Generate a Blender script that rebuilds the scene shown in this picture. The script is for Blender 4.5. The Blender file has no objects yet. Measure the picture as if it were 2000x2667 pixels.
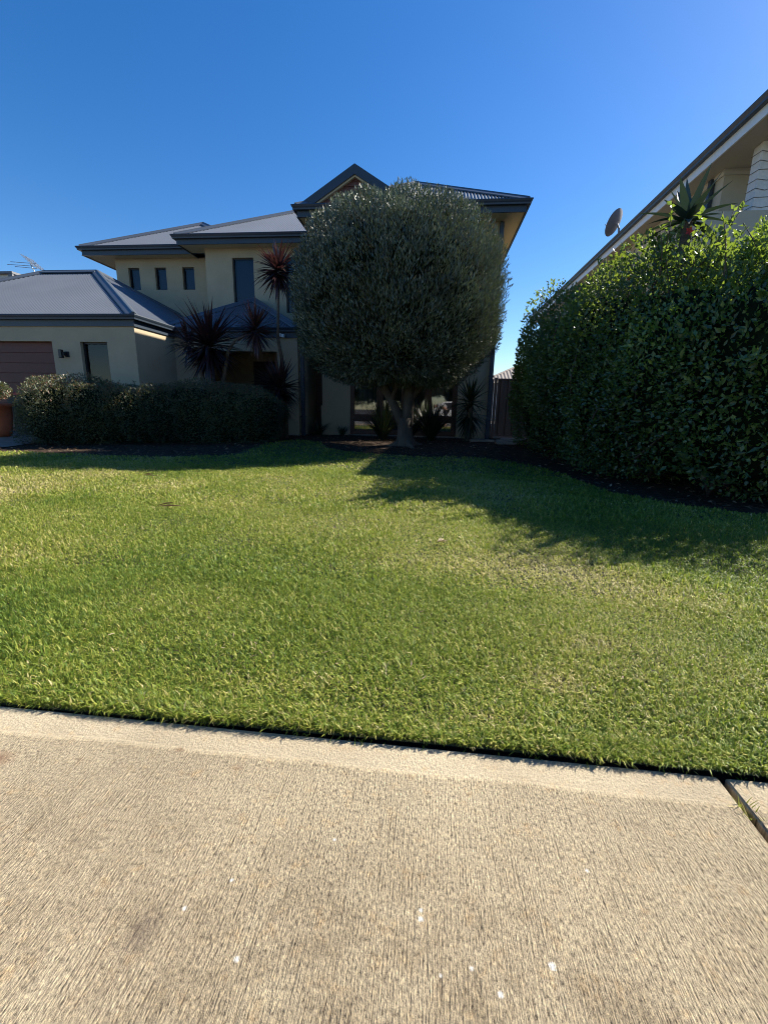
import bpy, math, random
import numpy as np
from math import sin, cos, tan, pi, radians, sqrt
random.seed(7); RNG = np.random.default_rng(11)
sc = bpy.context.scene
col = sc.collection

# ------------------------------------------------------------------ camera
PITCH, YAW, ROLL, CAMZ = radians(13.2), radians(6.0), radians(1.2), 0.85
from mathutils import Matrix, Vector
fw = Vector((-sin(YAW)*cos(PITCH), cos(YAW)*cos(PITCH), -sin(PITCH)))
r0 = Vector((cos(YAW), sin(YAW), 0)); u0 = r0.cross(fw)
rr = cos(ROLL)*r0 + sin(ROLL)*u0; uu = cos(ROLL)*u0 - sin(ROLL)*r0
cam = bpy.data.cameras.new('camera'); camo = bpy.data.objects.new('camera', cam); col.objects.link(camo)
camo.matrix_world = Matrix(((rr.x, uu.x, -fw.x, 0), (rr.y, uu.y, -fw.y, 0), (rr.z, uu.z, -fw.z, CAMZ), (0, 0, 0, 1)))
cam.sensor_fit = 'HORIZONTAL'; cam.sensor_width = 36; cam.lens = 36*1145/2000
cam.clip_start = 0.02; cam.clip_end = 2000
sc.camera = camo
# ------------------------------------------------------------------ light
SUN_EL, SUN_AZ = radians(39.5), radians(57)        # azimuth from +Y towards +X
w = bpy.data.worlds.new('World'); sc.world = w; w.use_nodes = True
nt = w.node_tree; bg = nt.nodes['Background']
sky = nt.nodes.new('ShaderNodeTexSky'); sky.sky_type = 'NISHITA'; sky.sun_disc = False
sky.sun_elevation = SUN_EL; sky.sun_rotation = SUN_AZ
sky.air_density = 1.0; sky.dust_density = 0.3; sky.ozone_density = 3.0; sky.altitude = 0
hs = nt.nodes.new('ShaderNodeHueSaturation'); hs.inputs['Saturation'].default_value = 1.35; hs.inputs['Hue'].default_value = .507
nt.links.new(sky.outputs[0], hs.inputs['Color']); nt.links.new(hs.outputs[0], bg.inputs[0])
bg.inputs[1].default_value = 0.073
sun = bpy.data.lights.new('sun', 'SUN'); sun.energy = 5.0; sun.angle = radians(0.5); sun.color = (1, .93, .82)
suno = bpy.data.objects.new('sun', sun); col.objects.link(suno)
suno.rotation_euler = (pi/2-SUN_EL, 0, pi-SUN_AZ); suno.location = (6, 3, 8)
vs = sc.view_settings; vs.view_transform = 'Standard'; vs.look = 'None'; vs.gamma = 1; vs.exposure = 1.25
sc.cycles.pixel_filter_type = 'BLACKMAN_HARRIS'; sc.cycles.filter_width = 1.0
sc.cycles.max_bounces = 8; sc.cycles.transparent_max_bounces = 12

# ------------------------------------------------------------------ materials
def newmat(name):
    m = bpy.data.materials.new(name); m.use_nodes = True
    return m, m.node_tree, m.node_tree.nodes['Principled BSDF']
def N(t, kind, **kw):
    n = t.nodes.new(kind)
    for k, v in kw.items():
        if k.startswith('i_'): n.inputs[k[2:].replace('_', ' ')].default_value = v
        else: setattr(n, k, v)
    return n
def ramp(t, fac, stops):
    r = t.nodes.new('ShaderNodeValToRGB'); e = r.color_ramp.elements
    while len(e) < len(stops): e.new(.5)
    for k, (p, c) in enumerate(stops):
        e[k].position = p; e[k].color = (*c, 1) if len(c) == 3 else c
    t.links.new(fac, r.inputs[0]); return r.outputs[0]
def coords(t, scale=(1, 1, 1)):
    g = t.nodes.new('ShaderNodeNewGeometry'); mp = N(t, 'ShaderNodeMapping'); mp.inputs['Scale'].default_value = scale
    t.links.new(g.outputs['Position'], mp.inputs[0]); return mp.outputs[0]
def noise(t, vec, scale, detail=4, rough=.55):
    n = N(t, 'ShaderNodeTexNoise', i_Scale=scale, i_Detail=detail, i_Roughness=rough); t.links.new(vec, n.inputs['Vector']); return n.outputs['Fac']
def bump(t, b, h, strength, dist):
    n = N(t, 'ShaderNodeBump', i_Strength=strength, i_Distance=dist); t.links.new(h, n.inputs['Height']); t.links.new(n.outputs[0], b.inputs['Normal'])
def plain(name, c, rough=.6, var=.12, scale=3., bs=0., bsc=120., bd=.004, metal=0., stretch=(1, 1, 1), spec=.5):
    m, t, b = newmat(name); v = coords(t, stretch)
    lo = tuple(x*(1-var) for x in c); hi = tuple(min(1, x*(1+var)) for x in c)
    t.links.new(ramp(t, noise(t, v, scale, 6, .6), [(.3, lo), (.7, hi)]), b.inputs['Base Color'])
    b.inputs['Roughness'].default_value = rough; b.inputs['Metallic'].default_value = metal
    b.inputs['Specular IOR Level'].default_value = spec
    if bs: bump(t, b, noise(t, v, bsc, 3), bs, bd)
    return m
def leafmat(name, stops, rough=.4, trans=.35, tcol=(.25, .4, .05), spec=.5, ior=1.5):
    m, t, b = newmat(name)
    a = N(t, 'ShaderNodeAttribute', attribute_name='tint')
    c = ramp(t, a.outputs['Fac'], stops)
    b.inputs['IOR'].default_value = ior
    t.links.new(c, b.inputs['Base Color']); b.inputs['Roughness'].default_value = rough
    b.inputs['Specular IOR Level'].default_value = spec
    if trans:
        tr = t.nodes.new('ShaderNodeBsdfTranslucent'); mx = t.nodes.new('ShaderNodeMixShader'); mx.inputs[0].default_value = trans
        mc = N(t, 'ShaderNodeMix', data_type='RGBA', blend_type='MIX'); mc.inputs[0].default_value = .6
        t.links.new(c, mc.inputs[6]); mc.inputs[7].default_value = (*tcol, 1)
        t.links.new(mc.outputs[2], tr.inputs[0])
        t.links.new(b.outputs[0], mx.inputs[1]); t.links.new(tr.outputs[0], mx.inputs[2])
        t.links.new(mx.outputs[0], t.nodes['Material Output'].inputs[0])
    return m
M = {}
M['render_wall'] = plain('cream_render', (.41, .335, .218), .85, .10, 1.2, .25, 160., .004)
M['render_far'] = plain('neighbour_render', (.45, .40, .30), .85, .07, 1.2, .4, 90., .006)
M['soffit'] = plain('soffit_board', (.50, .43, .28), .7, .05, .8)
M['trim'] = plain('navy_trim', (.028, .042, .062), .42, .1, 2.)
M['roof'] = plain('blue_grey_roof_sheet', (.074, .086, .104), .42, .08, 1.0, spec=.8)
M['roof_far'] = plain('dark_roof_far', (.09, .09, .1), .5, .1, 1.0)
M['cap'] = plain('roof_cap', (.064, .077, .095), .42, .08, 1.0)
M['timber'] = plain('red_timber', (.085, .032, .017), .5, .35, 4., .2, 60., .003, stretch=(1, 1, 12))
M['gable_timber'] = plain('gable_timber', (.11, .038, .02), .55, .35, 4., .2, 60., .003, stretch=(1, 1, 12))
M['garage'] = plain('garage_door_paint', (.105, .017, .010), .5, .12, 3.)
M['black'] = plain('black_metal', (.012, .012, .014), .4, .1, 5.)
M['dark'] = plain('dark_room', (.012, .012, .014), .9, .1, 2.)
M['white'] = plain('white_plastic', (.75, .75, .73), .4, .05, 4.)
M['curtain'] = plain('blue_curtain', (.16, .22, .30), .9, .15, 6., stretch=(8, 1, .5))
M['blind'] = plain('blue_roller_blind', (.014, .035, .07), .8, .05, 3.)
M['fence'] = plain('brown_steel_fence', (.14, .075, .05), .5, .12, 3.)
M['bark'] = plain('grey_brown_bark', (.072, .056, .04), .9, .4, 6., .9, 22., .02, stretch=(1, 1, .35))
M['stem'] = plain('cordyline_stem', (.13, .10, .07), .85, .3, 9., .6, 40., .01, stretch=(1, 1, 4))
M['twig'] = plain('twig', (.07, .05, .035), .8, .3, 10.)
M['slab'] = plain('paving_slab', (.22, .19, .16), .8, .2, 5., .3, 60.)
M['terracotta'] = plain('terracotta', (.42, .12, .05), .75, .15, 8.)
M['bin'] = plain('bin_green', (.012, .03, .028), .5, .1, 6.)
M['binlid'] = plain('bin_red', (.42, .02, .02), .4, .1, 6.)
M['dishm'] = plain('dish_grey', (.15, .15, .16), .6, .1, 4.)
M['alu'] = plain('aluminium', (.45, .46, .46), .35, .1, 5., metal=.8)
M['pillar'] = plain('white_painted_block', (.62, .61, .58), .75, .1, 9., .5, 70.)
M['road'] = plain('road_asphalt', (.16, .155, .15), .9, .2, 3., .4, 150.)
M['tilewall'] = plain('pale_wall', (.6, .58, .54), .6, .08, 6.)
M['carpaint'] = plain('white_car_paint', (.78, .78, .78), .25, .02, 2.)
M['rubber'] = plain('rubber', (.02, .02, .02), .8, .1, 9.)
M['skin'] = plain('skin', (.5, .28, .2), .55, .1, 20.)
M['shirt'] = plain('grey_shirt', (.32, .32, .33), .9, .12, 20.)
M['shorts'] = plain('dark_trousers', (.03, .032, .04), .9, .12, 20.)
M['hair'] = plain('dark_hair', (.03, .02, .015), .6, .2, 40.)
M['petal'] = plain('red_petal', (.5, .04, .05), .5, .1, 20.)

M['soffit_far'] = plain('neighbour_soffit', (.50, .465, .39), .7, .05, .8)
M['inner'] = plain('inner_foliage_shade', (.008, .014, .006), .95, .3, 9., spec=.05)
def glassmat(name, tint=(.7, .8, .85), refl=1.0, ior=1.38):
    m, t, b = newmat(name)
    tr = t.nodes.new('ShaderNodeBsdfTransparent'); tr.inputs[0].default_value = (*tint, 1)
    gl = t.nodes.new('ShaderNodeBsdfGlossy'); gl.inputs['Roughness'].default_value = .015; gl.inputs[0].default_value = (refl, refl, refl, 1)
    fr = t.nodes.new('ShaderNodeFresnel'); fr.inputs[0].default_value = ior
    mx = t.nodes.new('ShaderNodeMixShader')
    t.links.new(fr.outputs[0], mx.inputs[0]); t.links.new(tr.outputs[0], mx.inputs[1]); t.links.new(gl.outputs[0], mx.inputs[2])
    t.links.new(mx.outputs[0], t.nodes['Material Output'].inputs[0])
    return m
M['glass'] = glassmat('window_glass'); M['glass_clear'] = glassmat('clear_window_glass', ior=2.2)

def concrete():
    m, t, b = newmat('broom_concrete')
    v = coords(t)
    # position along the slab: the trowelled margin lies within 0.16 m of the lawn edge (y=0.975)
    sx = N(t, 'ShaderNodeSeparateXYZ'); t.links.new(v, sx.inputs[0])
    big = noise(t, v, 1.7, 6, .65)
    base = ramp(t, big, [(.3, (.31, .260, .178)), (.52, (.40, .340, .235)), (.72, (.46, .395, .275))])
    # fine speckle of sand and aggregate
    gm = N(t, 'ShaderNodeMapping'); gm.inputs['Scale'].default_value = (330, 105, 1); t.links.new(v, gm.inputs[0])
    sp = noise(t, gm.outputs[0], 1., 4, .7)
    spc = ramp(t, sp, [(.34, (.20, .18, .16)), (.45, (.80, .78, .76)), (.56, (1.12, 1.10, 1.04)), (.68, (1.7, 1.6, 1.4))])
    mul = N(t, 'ShaderNodeMix', data_type='RGBA', blend_type='MULTIPLY'); t.links.new(base, mul.inputs[6]); t.links.new(spc, mul.inputs[7])
    # broom streaks: dirt held in the grooves
    vm = N(t, 'ShaderNodeMapping'); vm.inputs['Scale'].default_value = (300, 13, 1); t.links.new(v, vm.inputs[0])
    wob = N(t, 'ShaderNodeTexNoise', i_Scale=1., i_Detail=3., i_Roughness=.6); t.links.new(vm.outputs[0], wob.inputs['Vector'])
    marg = N(t, 'ShaderNodeMath', operation='SUBTRACT'); marg.inputs[0].default_value = .875+.015
    wv = N(t, 'ShaderNodeTexNoise', i_Scale=2.2, i_Detail=2.); t.links.new(v, wv.inputs['Vector'])
    yy = N(t, 'ShaderNodeMath', operation='MULTIPLY_ADD'); t.links.new(wv.outputs['Fac'], yy.inputs[0]); yy.inputs[1].default_value = .05; t.links.new(sx.outputs['Y'], yy.inputs[2])
    t.links.new(yy.outputs[0], marg.inputs[1])
    mk = N(t, 'ShaderNodeMapRange'); t.links.new(marg.outputs[0], mk.inputs[0]); mk.inputs[1].default_value = -.03; mk.inputs[2].default_value = -.015
    grooves = ramp(t, wob.outputs['Fac'], [(.32, (.50, .47, .45)), (.43, (.96, .96, .96)), (.7, (1.05, 1.04, 1.02))])
    amt = N(t, 'ShaderNodeMapRange'); t.links.new(mk.outputs[0], amt.inputs[0]); amt.inputs[3].default_value = .5; t.links.new(amt.outputs[0], mul.inputs[0])
    mul2 = N(t, 'ShaderNodeMix', data_type='RGBA', blend_type='MULTIPLY'); t.links.new(mul.outputs[2], mul2.inputs[6]); t.links.new(grooves, mul2.inputs[7]); t.links.new(mk.outputs[0], mul2.inputs[0])
    # dirt in broad patches towards the road
    dn = noise(t, v, 8., 8, .75)
    dirt = ramp(t, dn, [(.36, (.62, .59, .56)), (.50, (.84, .82, .81)), (.64, (1, 1, 1))])
    mul3 = N(t, 'ShaderNodeMix', data_type='RGBA', blend_type='MULTIPLY'); t.links.new(mul2.outputs[2], mul3.inputs[6]); t.links.new(dirt, mul3.inputs[7])
    near = N(t, 'ShaderNodeMapRange'); t.links.new(sx.outputs['Y'], near.inputs[0]); near.inputs[1].default_value = .8; near.inputs[2].default_value = .5; near.inputs[3].default_value = .15; near.inputs[4].default_value = 1.
    t.links.new(near.outputs[0], mul3.inputs[0])
    # dark pits and bits of blue-grey stone showing in the surface
    pn = noise(t, v, 120., 4, .75); pm = ramp(t, pn, [(.66, (0, 0, 0)), (.73, (.85, .85, .85))])
    pit = N(t, 'ShaderNodeMix', data_type='RGBA'); t.links.new(pm, pit.inputs[0]); t.links.new(mul3.outputs[2], pit.inputs[6]); pit.inputs[7].default_value = (.085, .08, .078, 1)
    on = noise(t, v, 24., 5, .7); om = ramp(t, on, [(.56, (0, 0, 0)), (.75, (.5, .5, .5))])
    och = N(t, 'ShaderNodeMix', data_type='RGBA', blend_type='MULTIPLY'); t.links.new(om, och.inputs[0]); t.links.new(pit.outputs[2], och.inputs[6]); och.inputs[7].default_value = (1.2, .92, .6, 1)
    last = och.outputs[2]
    # rust and soil stains, white paint drips: shapes of their own
    dist = N(t, 'ShaderNodeTexNoise', i_Scale=190., i_Detail=4., i_Roughness=.7); t.links.new(v, dist.inputs['Vector'])
    def spot(px, py, r, c, soft, last, sy=1., amt=1.):
        mp = N(t, 'ShaderNodeMapping'); mp.inputs['Location'].default_value = (-px, -py*sy, 0); mp.inputs['Scale'].default_value = (1, sy, 0); t.links.new(v, mp.inputs[0])
        ln = N(t, 'ShaderNodeVectorMath', operation='LENGTH'); t.links.new(mp.outputs[0], ln.inputs[0])
        ad = N(t, 'ShaderNodeMath', operation='MULTIPLY_ADD'); t.links.new(dist.outputs['Fac'], ad.inputs[0]); ad.inputs[1].default_value = r*1.5; t.links.new(ln.outputs['Value'], ad.inputs[2])
        mr = N(t, 'ShaderNodeMapRange'); t.links.new(ad.outputs[0], mr.inputs[0]); mr.inputs[1].default_value = r*1.6+soft; mr.inputs[2].default_value = r*1.6-soft; mr.inputs[3].default_value = 0; mr.inputs[4].default_value = amt
        mx = N(t, 'ShaderNodeMix', data_type='RGBA'); t.links.new(mr.outputs[0], mx.inputs[0]); t.links.new(last, mx.inputs[6]); mx.inputs[7].default_value = (*c, 1)
        return mx.outputs[2]
    for (px, py, r) in SPOTS: last = spot(px, py, r*1.1, (.68, .66, .60), .0018, last, 1., .9)
    last = spot(-1.02, .80, .035, (.20, .11, .06), .022, last, 1.6, .75)
    last = spot(-.60, .885, .012, (.16, .10, .06), .006, last, 1.5, .8)
    last = spot(-.43, .85, .012, (.22, .15, .1), .008, last, 1.5, .6)
    last = spot(-.44, .505, .02, (.12, .09, .07), .015, last, .6, .55)
    t.links.new(last, b.inputs['Base Color'])
    b.inputs['Roughness'].default_value = .9; b.inputs['Specular IOR Level'].default_value = .25
    # relief
    fine = sp; med = noise(t, v, 110., 3, .65)
    h0 = N(t, 'ShaderNodeMath', operation='MULTIPLY'); t.links.new(wob.outputs['Fac'], h0.inputs[0]); h0.inputs[1].default_value = 1.1
    h1 = N(t, 'ShaderNodeMath', operation='MULTIPLY'); t.links.new(h0.outputs[0], h1.inputs[0]); t.links.new(mk.outputs[0], h1.inputs[1])
    h2 = N(t, 'ShaderNodeMath', operation='MULTIPLY_ADD'); t.links.new(fine, h2.inputs[0]); ga = N(t, 'ShaderNodeMapRange'); t.links.new(mk.outputs[0], ga.inputs[0]); ga.inputs[3].default_value = .35; ga.inputs[4].default_value = .95; t.links.new(ga.outputs[0], h2.inputs[1]); t.links.new(h1.outputs[0], h2.inputs[2])
    h3 = N(t, 'ShaderNodeMath', operation='MULTIPLY_ADD'); t.links.new(med, h3.inputs[0]); h3.inputs[1].default_value = .6; t.links.new(h2.outputs[0], h3.inputs[2])
    bump(t, b, h3.outputs[0], .9, .007)
    return m
SPOTS = [(.2246, .5386, .0052), (.139, .493, .004), (.017, .593, .003), (.0175, .579, .004), (.098, .520, .0028), (.20, .455, .004), (-.33, .6, .003), (-.39, .545, .0035), (-.27, .487, .004), (-.16, .70, .003), (.33, .70, .003), (.05, .505, .002)]
M['concrete'] = concrete()

def mulch():
    m, t, b = newmat('bark_mulch_soil'); v = coords(t)
    n1 = noise(t, v, 14., 8, .75)
    t.links.new(ramp(t, n1, [(.3, (.018, .012, .009)), (.5, (.05, .034, .024)), (.68, (.11, .08, .055)), (.8, (.2, .15, .1))]), b.inputs['Base Color'])
    b.inputs['Roughness'].default_value = .95; bump(t, b, n1, 1., .04); b.inputs['Specular IOR Level'].default_value = .08; return m
M['mulch'] = mulch()
def lawnsoil():
    m, t, b = newmat('lawn_thatch'); v = coords(t)
    n1 = noise(t, v, 55., 5, .7)
    t.links.new(ramp(t, n1, [(.35, (.02, .024, .010)), (.55, (.07, .07, .03)), (.75, (.24, .19, .10))]), b.inputs['Base Color'])
    b.inputs['Roughness'].default_value = 1.; bump(t, b, n1, .8, .02); return m
M['lawnsoil'] = lawnsoil()
M['soil'] = plain('dark_soil', (.03, .022, .015), .95, .4, 30., .6, 60., .02)
G = [(0., (.05, .11, .018)), (.35, (.15, .225, .028)), (.6, (.30, .335, .05)), (.8, (.47, .42, .11)), (1., (.58, .48, .25))]
M['grass'] = leafmat('grass_blades', G, .5, .42, (.26, .34, .04), .3)
M['olive'] = leafmat('clipped_tree_leaf', [(0., (.014, .024, .012)), (.3, (.032, .056, .028)), (.7, (.072, .110, .056)), (.95, (.26, .28, .20)), (1., (.2, .13, .05))], .44, .12, (.16, .2, .08), 1.)
M['hib'] = leafmat('broad_hedge_leaf', [(0., (.022, .042, .02)), (.4, (.045, .095, .034)), (.75, (.085, .16, .04)), (1., (.2, .28, .05))], .46, .38, (.36, .48, .03), .9)
M['photinia'] = leafmat('small_hedge_leaf', [(0., (.012, .022, .009)), (.4, (.034, .058, .022)), (.75, (.062, .092, .034)), (.92, (.10, .11, .04)), (1., (.24, .09, .05))], .48, .22, (.28, .26, .06), .8)
M['cordy'] = leafmat('burgundy_strap_leaf', [(0., (.018, .010, .012)), (.5, (.05, .020, .022)), (.85, (.11, .04, .035)), (1., (.25, .16, .08))], .4, .10, (.16, .05, .045), 1.)
M['strap'] = leafmat('green_strap_leaf', [(0., (.010, .018, .008)), (.6, (.03, .055, .02)), (1., (.07, .08, .04))], .5, .04, (.1, .16, .04), .4)
M['agave'] = leafmat('shade_toned_agave_leaf', [(0., (.016, .036, .03)), (1., (.03, .06, .048))], .6, .05, (.15, .25, .12))  # leaf colour darkened to stand for shade from the neighbouring house
M['litter'] = leafmat('dry_leaf', [(0., (.05, .03, .02)), (.5, (.16, .10, .06)), (1., (.42, .33, .22))], .7, .1, (.3, .2, .1), .3)

# ------------------------------------------------------------------ builders
def org(o):
    v = Vector((0, 0, 0))
    while o is not None: v += o.location; o = o.parent
    return v
def tag(o, label=None, cat=None, group=None, kind=None):
    if label: o['label'] = label
    if cat: o['category'] = cat
    if group: o['group'] = group
    if kind: o['kind'] = kind
    return o
def thing(name, loc, label, cat, group=None):
    o = bpy.data.objects.new(name, None); o.empty_display_size = .2; col.objects.link(o); o.location = loc
    return tag(o, label, cat, group)
class MB:
    def __init__(s): s.v = []; s.f = []
    def add(s, vs, fs):
        b = len(s.v); s.v += [tuple(p) for p in vs]; s.f += [tuple(i+b for i in f) for f in fs]; return s
    def quad(s, a, b, c, d): return s.add([a, b, c, d], [(0, 1, 2, 3)])
    def box(s, x0, x1, y0, y1, z0, z1, bev=0.):
        if bev:
            pts = []; e = bev
            for z, i in ((z0, e), (z0+e, 0), (z1-e, 0), (z1, e)):
                for (x, y) in ((x0+i, y0+i+e), (x0+i+e, y0+i), (x1-i-e, y0+i), (x1-i, y0+i+e), (x1-i, y1-i-e), (x1-i-e, y1-i), (x0+i+e, y1-i), (x0+i, y1-i-e)): pts.append((x, y, z))
            fs = [tuple(range(7, -1, -1)), tuple(range(24, 32))]
            for k in range(3):
                for j in range(8): fs.append((k*8+j, k*8+(j+1) % 8, k*8+8+(j+1) % 8, k*8+8+j))
            return s.add(pts, fs)
        return s.add([(x0, y0, z0), (x1, y0, z0), (x1, y1, z0), (x0, y1, z0), (x0, y0, z1), (x1, y0, z1), (x1, y1, z1), (x0, y1, z1)],
                     [(3, 2, 1, 0), (4, 5, 6, 7), (0, 1, 5, 4), (1, 2, 6, 5), (2, 3, 7, 6), (3, 0, 4, 7)])
    def tube(s, path, rad, n=8, cap=True):
        P = [Vector(p) for p in path]; R = rad if isinstance(rad, (list, tuple)) else [rad]*len(P)
        vs = []; ref = None
        for i, p in enumerate(P):
            d = (P[min(i+1, len(P)-1)]-P[max(i-1, 0)]).normalized()
            if ref is None: ref = Vector((1, 0, 0)) if abs(d.x) < .8 else Vector((0, 1, 0))
            a = (ref-d*ref.dot(d)).normalized(); b2 = d.cross(a); ref = a
            for k in range(n):
                t = 2*pi*k/n; vs.append(p+(a*cos(t)+b2*sin(t))*R[i])
        fs = [(i*n+k, i*n+(k+1) % n, (i+1)*n+(k+1) % n, (i+1)*n+k) for i in range(len(P)-1) for k in range(n)]
        if cap: fs += [tuple(range(n-1, -1, -1)), tuple(range((len(P)-1)*n, len(P)*n))]
        return s.add(vs, fs)
    def sweep(s, prof, path, closed=False):
        # profile of (outward, z) swept along a horizontal path with mitres; outward is to the right of travel
        P = [Vector((p[0], p[1], 0)) for p in path]; Z = [p[2] for p in path]; n = len(prof); vs = []
        for i in range(len(P)):
            ds = []
            if i > 0: ds.append((P[i]-P[i-1]).normalized())
            if i < len(P)-1: ds.append((P[i+1]-P[i]).normalized())
            ns = [Vector((d.y, -d.x, 0)) for d in ds]
            if len(ns) == 2:
                m = (ns[0]+ns[1]).normalized(); m = m/max(.2, m.dot(ns[0]))
            else: m = ns[0]
            for (o, z) in prof: vs.append((P[i].x+m.x*o, P[i].y+m.y*o, Z[i]+z))
        fs = [(i*n+k, i*n+(k+1) % n, (i+1)*n+(k+1) % n, (i+1)*n+k) for i in range(len(P)-1) for k in range(n)]
        fs += [tuple(range(n-1, -1, -1)), tuple(range((len(P)-1)*n, len(P)*n))]
        return s.add(vs, fs)
    def build(s, name, mat, parent=None, smooth=False):
        me = bpy.data.meshes.new(name)
        o = bpy.data.objects.new(name, me); col.objects.link(o)
        q = org(parent) if parent else Vector((0, 0, 0))
        me.from_pydata([(x-q.x, y-q.y, z-q.z) for x, y, z in s.v], [], s.f); me.update()
        me.materials.append(M[mat] if isinstance(mat, str) else mat)
        if smooth: me.polygons.foreach_set('use_smooth', [True]*len(me.polygons))
        if parent: o.parent = parent
        return o
def npmesh(name, V, F, tint, mat, parent=None):
    """V (n,3), F list of (count,k) int arrays, tint (n,)"""
    me = bpy.data.meshes.new(name); o = bpy.data.objects.new(name, me); col.objects.link(o)
    q = org(parent) if parent else Vector((0, 0, 0))
    V = np.asarray(V, np.float32)-np.array(q, np.float32)
    me.vertices.add(len(V)); me.vertices.foreach_set('co', V.ravel())
    loops = np.concatenate([f.ravel() for f in F]).astype(np.int32)
    cnt = np.concatenate([np.full(len(f), f.shape[1]) for f in F]).astype(np.int32)
    st = np.concatenate([[0], np.cumsum(cnt)[:-1]]).astype(np.int32)
    me.loops.add(len(loops)); me.loops.foreach_set('vertex_index', loops)
    me.polygons.add(len(cnt)); me.polygons.foreach_set('loop_start', st)
    me.update(calc_edges=True)
    a = me.attributes.new('tint', 'FLOAT', 'POINT'); a.data.foreach_set('value', np.asarray(tint, np.float32))
    me.materials.append(M[mat]); 
    if parent: o.parent = parent
    return o
class TW:
    def __init__(s): s.t = []
    def tube(s, path, rad, n=6): s.t.append(MB().tube(path, rad, n)); return s
    def build(s, name, mat, parent, smooth=False):
        for m in s.t: m.build(name, mat, parent, smooth)
class NP:
    def __init__(s): s.V = []; s.T = []; s.F = {3: [], 4: []}; s.n = 0
    def add(s, V, faces, T):
        for f in faces: s.F[f.shape[1]].append(f+s.n)
        s.V.append(V); s.T.append(T); s.n += len(V)
    def build(s, name, mat, parent=None):
        return npmesh(name, np.concatenate(s.V), [np.concatenate(s.F[k]) for k in (3, 4) if s.F[k]], np.concatenate(s.T), mat, parent)
def unit(a): return a/np.maximum(1e-9, np.linalg.norm(a, axis=-1, keepdims=True))
def leaves(nb, P, D, L, W, T, fold=.25, up=None):
    """folded diamond leaves at P along D"""
    n = len(P); D = unit(D)
    up = RNG.normal(size=(n, 3)) if up is None else up
    S = unit(np.cross(D, up)); U = np.cross(S, D)
    L = np.asarray(L).reshape(-1, 1); W = np.asarray(W).reshape(-1, 1)
    base = P; tip = P+D*L-U*L*.12
    mid = P+D*L*.45
    l = mid-S*W*.5+U*W*fold; r = mid+S*W*.5+U*W*fold
    V = np.stack([base, l, tip, r], 1).reshape(-1, 3)
    i = np.arange(n)[:, None]*4
    nb.add(V, [i+np.array([[0, 2, 1]]), i+np.array([[0, 3, 2]])], np.repeat(T, 4))
def straps(nb, P, D, L, W, droop, T, seg=5):
    """long curved strap leaves"""
    n = len(P); D = unit(D); L = np.asarray(L).reshape(-1, 1); W = np.asarray(W).reshape(-1, 1); droop = np.asarray(droop).reshape(-1, 1)
    S = np.cross(D, np.array([[0, 0, 1.]])); S = unit(S+1e-3*RNG.normal(size=(n, 3)))
    vs = []; cur = P.copy(); d = D.copy()
    for k in range(seg+1):
        t = k/seg
        wk = W*(min(1, .45+2.2*t) if t < .3 else max(.04, 1-((t-.3)/.7)**1.7))
        U = np.cross(S, d)
        vs += [cur-S*wk*.5+U*wk*.18, cur, cur+S*wk*.5+U*wk*.18]
        cur = cur+d*L/seg; d = unit(d+np.array([[0, 0, -1.]])*droop/seg)
    m = (seg+1)*3
    V = np.stack(vs, 1).reshape(-1, 3); i = np.arange(n)[:, None]*m; F = []
    for k in range(seg):
        a = k*3
        F += [i+np.array([[a, a+1, a+4, a+3]]), i+np.array([[a+1, a+2, a+5, a+4]])]
    nb.add(V, F, np.repeat(T, m))
def dirs(n):
    return unit(RNG.normal(size=(n, 3)))
class Lump:
    """smooth noise on points"""
    def __init__(s, seed, k=14, freq=2.):
        r = np.random.default_rng(seed); s.k = r.normal(size=(k, 3))*freq; s.p = r.uniform(0, 2*pi, k)
    def __call__(s, P): return np.cos(P @ s.k.T+s.p).sum(1)/sqrt(len(s.p)/2)
def superell(d, a, n):
    d = np.abs(d)
    return (((d/np.array(a))**n).sum(1))**(-1./n)
def core(nb, c, a, n, sc_, lump, amp, tint=.0, res=28):
    u = np.linspace(0, 2*pi, res, endpoint=False); v = np.linspace(-pi/2+.03, pi/2-.03, res//2)
    uu_, vv_ = np.meshgrid(u, v); d = np.stack([np.cos(vv_)*np.cos(uu_), np.cos(vv_)*np.sin(uu_), np.sin(vv_)], -1).reshape(-1, 3)
    aa = np.where(d[:, 2:3] > 0, np.array([[a[0], a[1], a[2]]]), np.array([[a[0], a[1], a[3]]]))
    r = (((np.abs(d)/aa)**n).sum(1))**(-1./n)*sc_*(1+amp*lump(d*2))
    V = np.array(c)+d*r[:, None]; F = []
    R2 = res//2
    for j in range(R2-1):
        i = np.arange(res); F.append(np.stack([j*res+i, j*res+(i+1) % res, (j+1)*res+(i+1) % res, (j+1)*res+i], 1))
    nb.add(V, F, np.full(len(V), tint))
def hz(y):
    """the ground rises slightly towards the house"""
    t = np.clip((np.asarray(y, float)-7.4)/2.4, 0, 1); return .15*t*t*(3-2*t)

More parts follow.
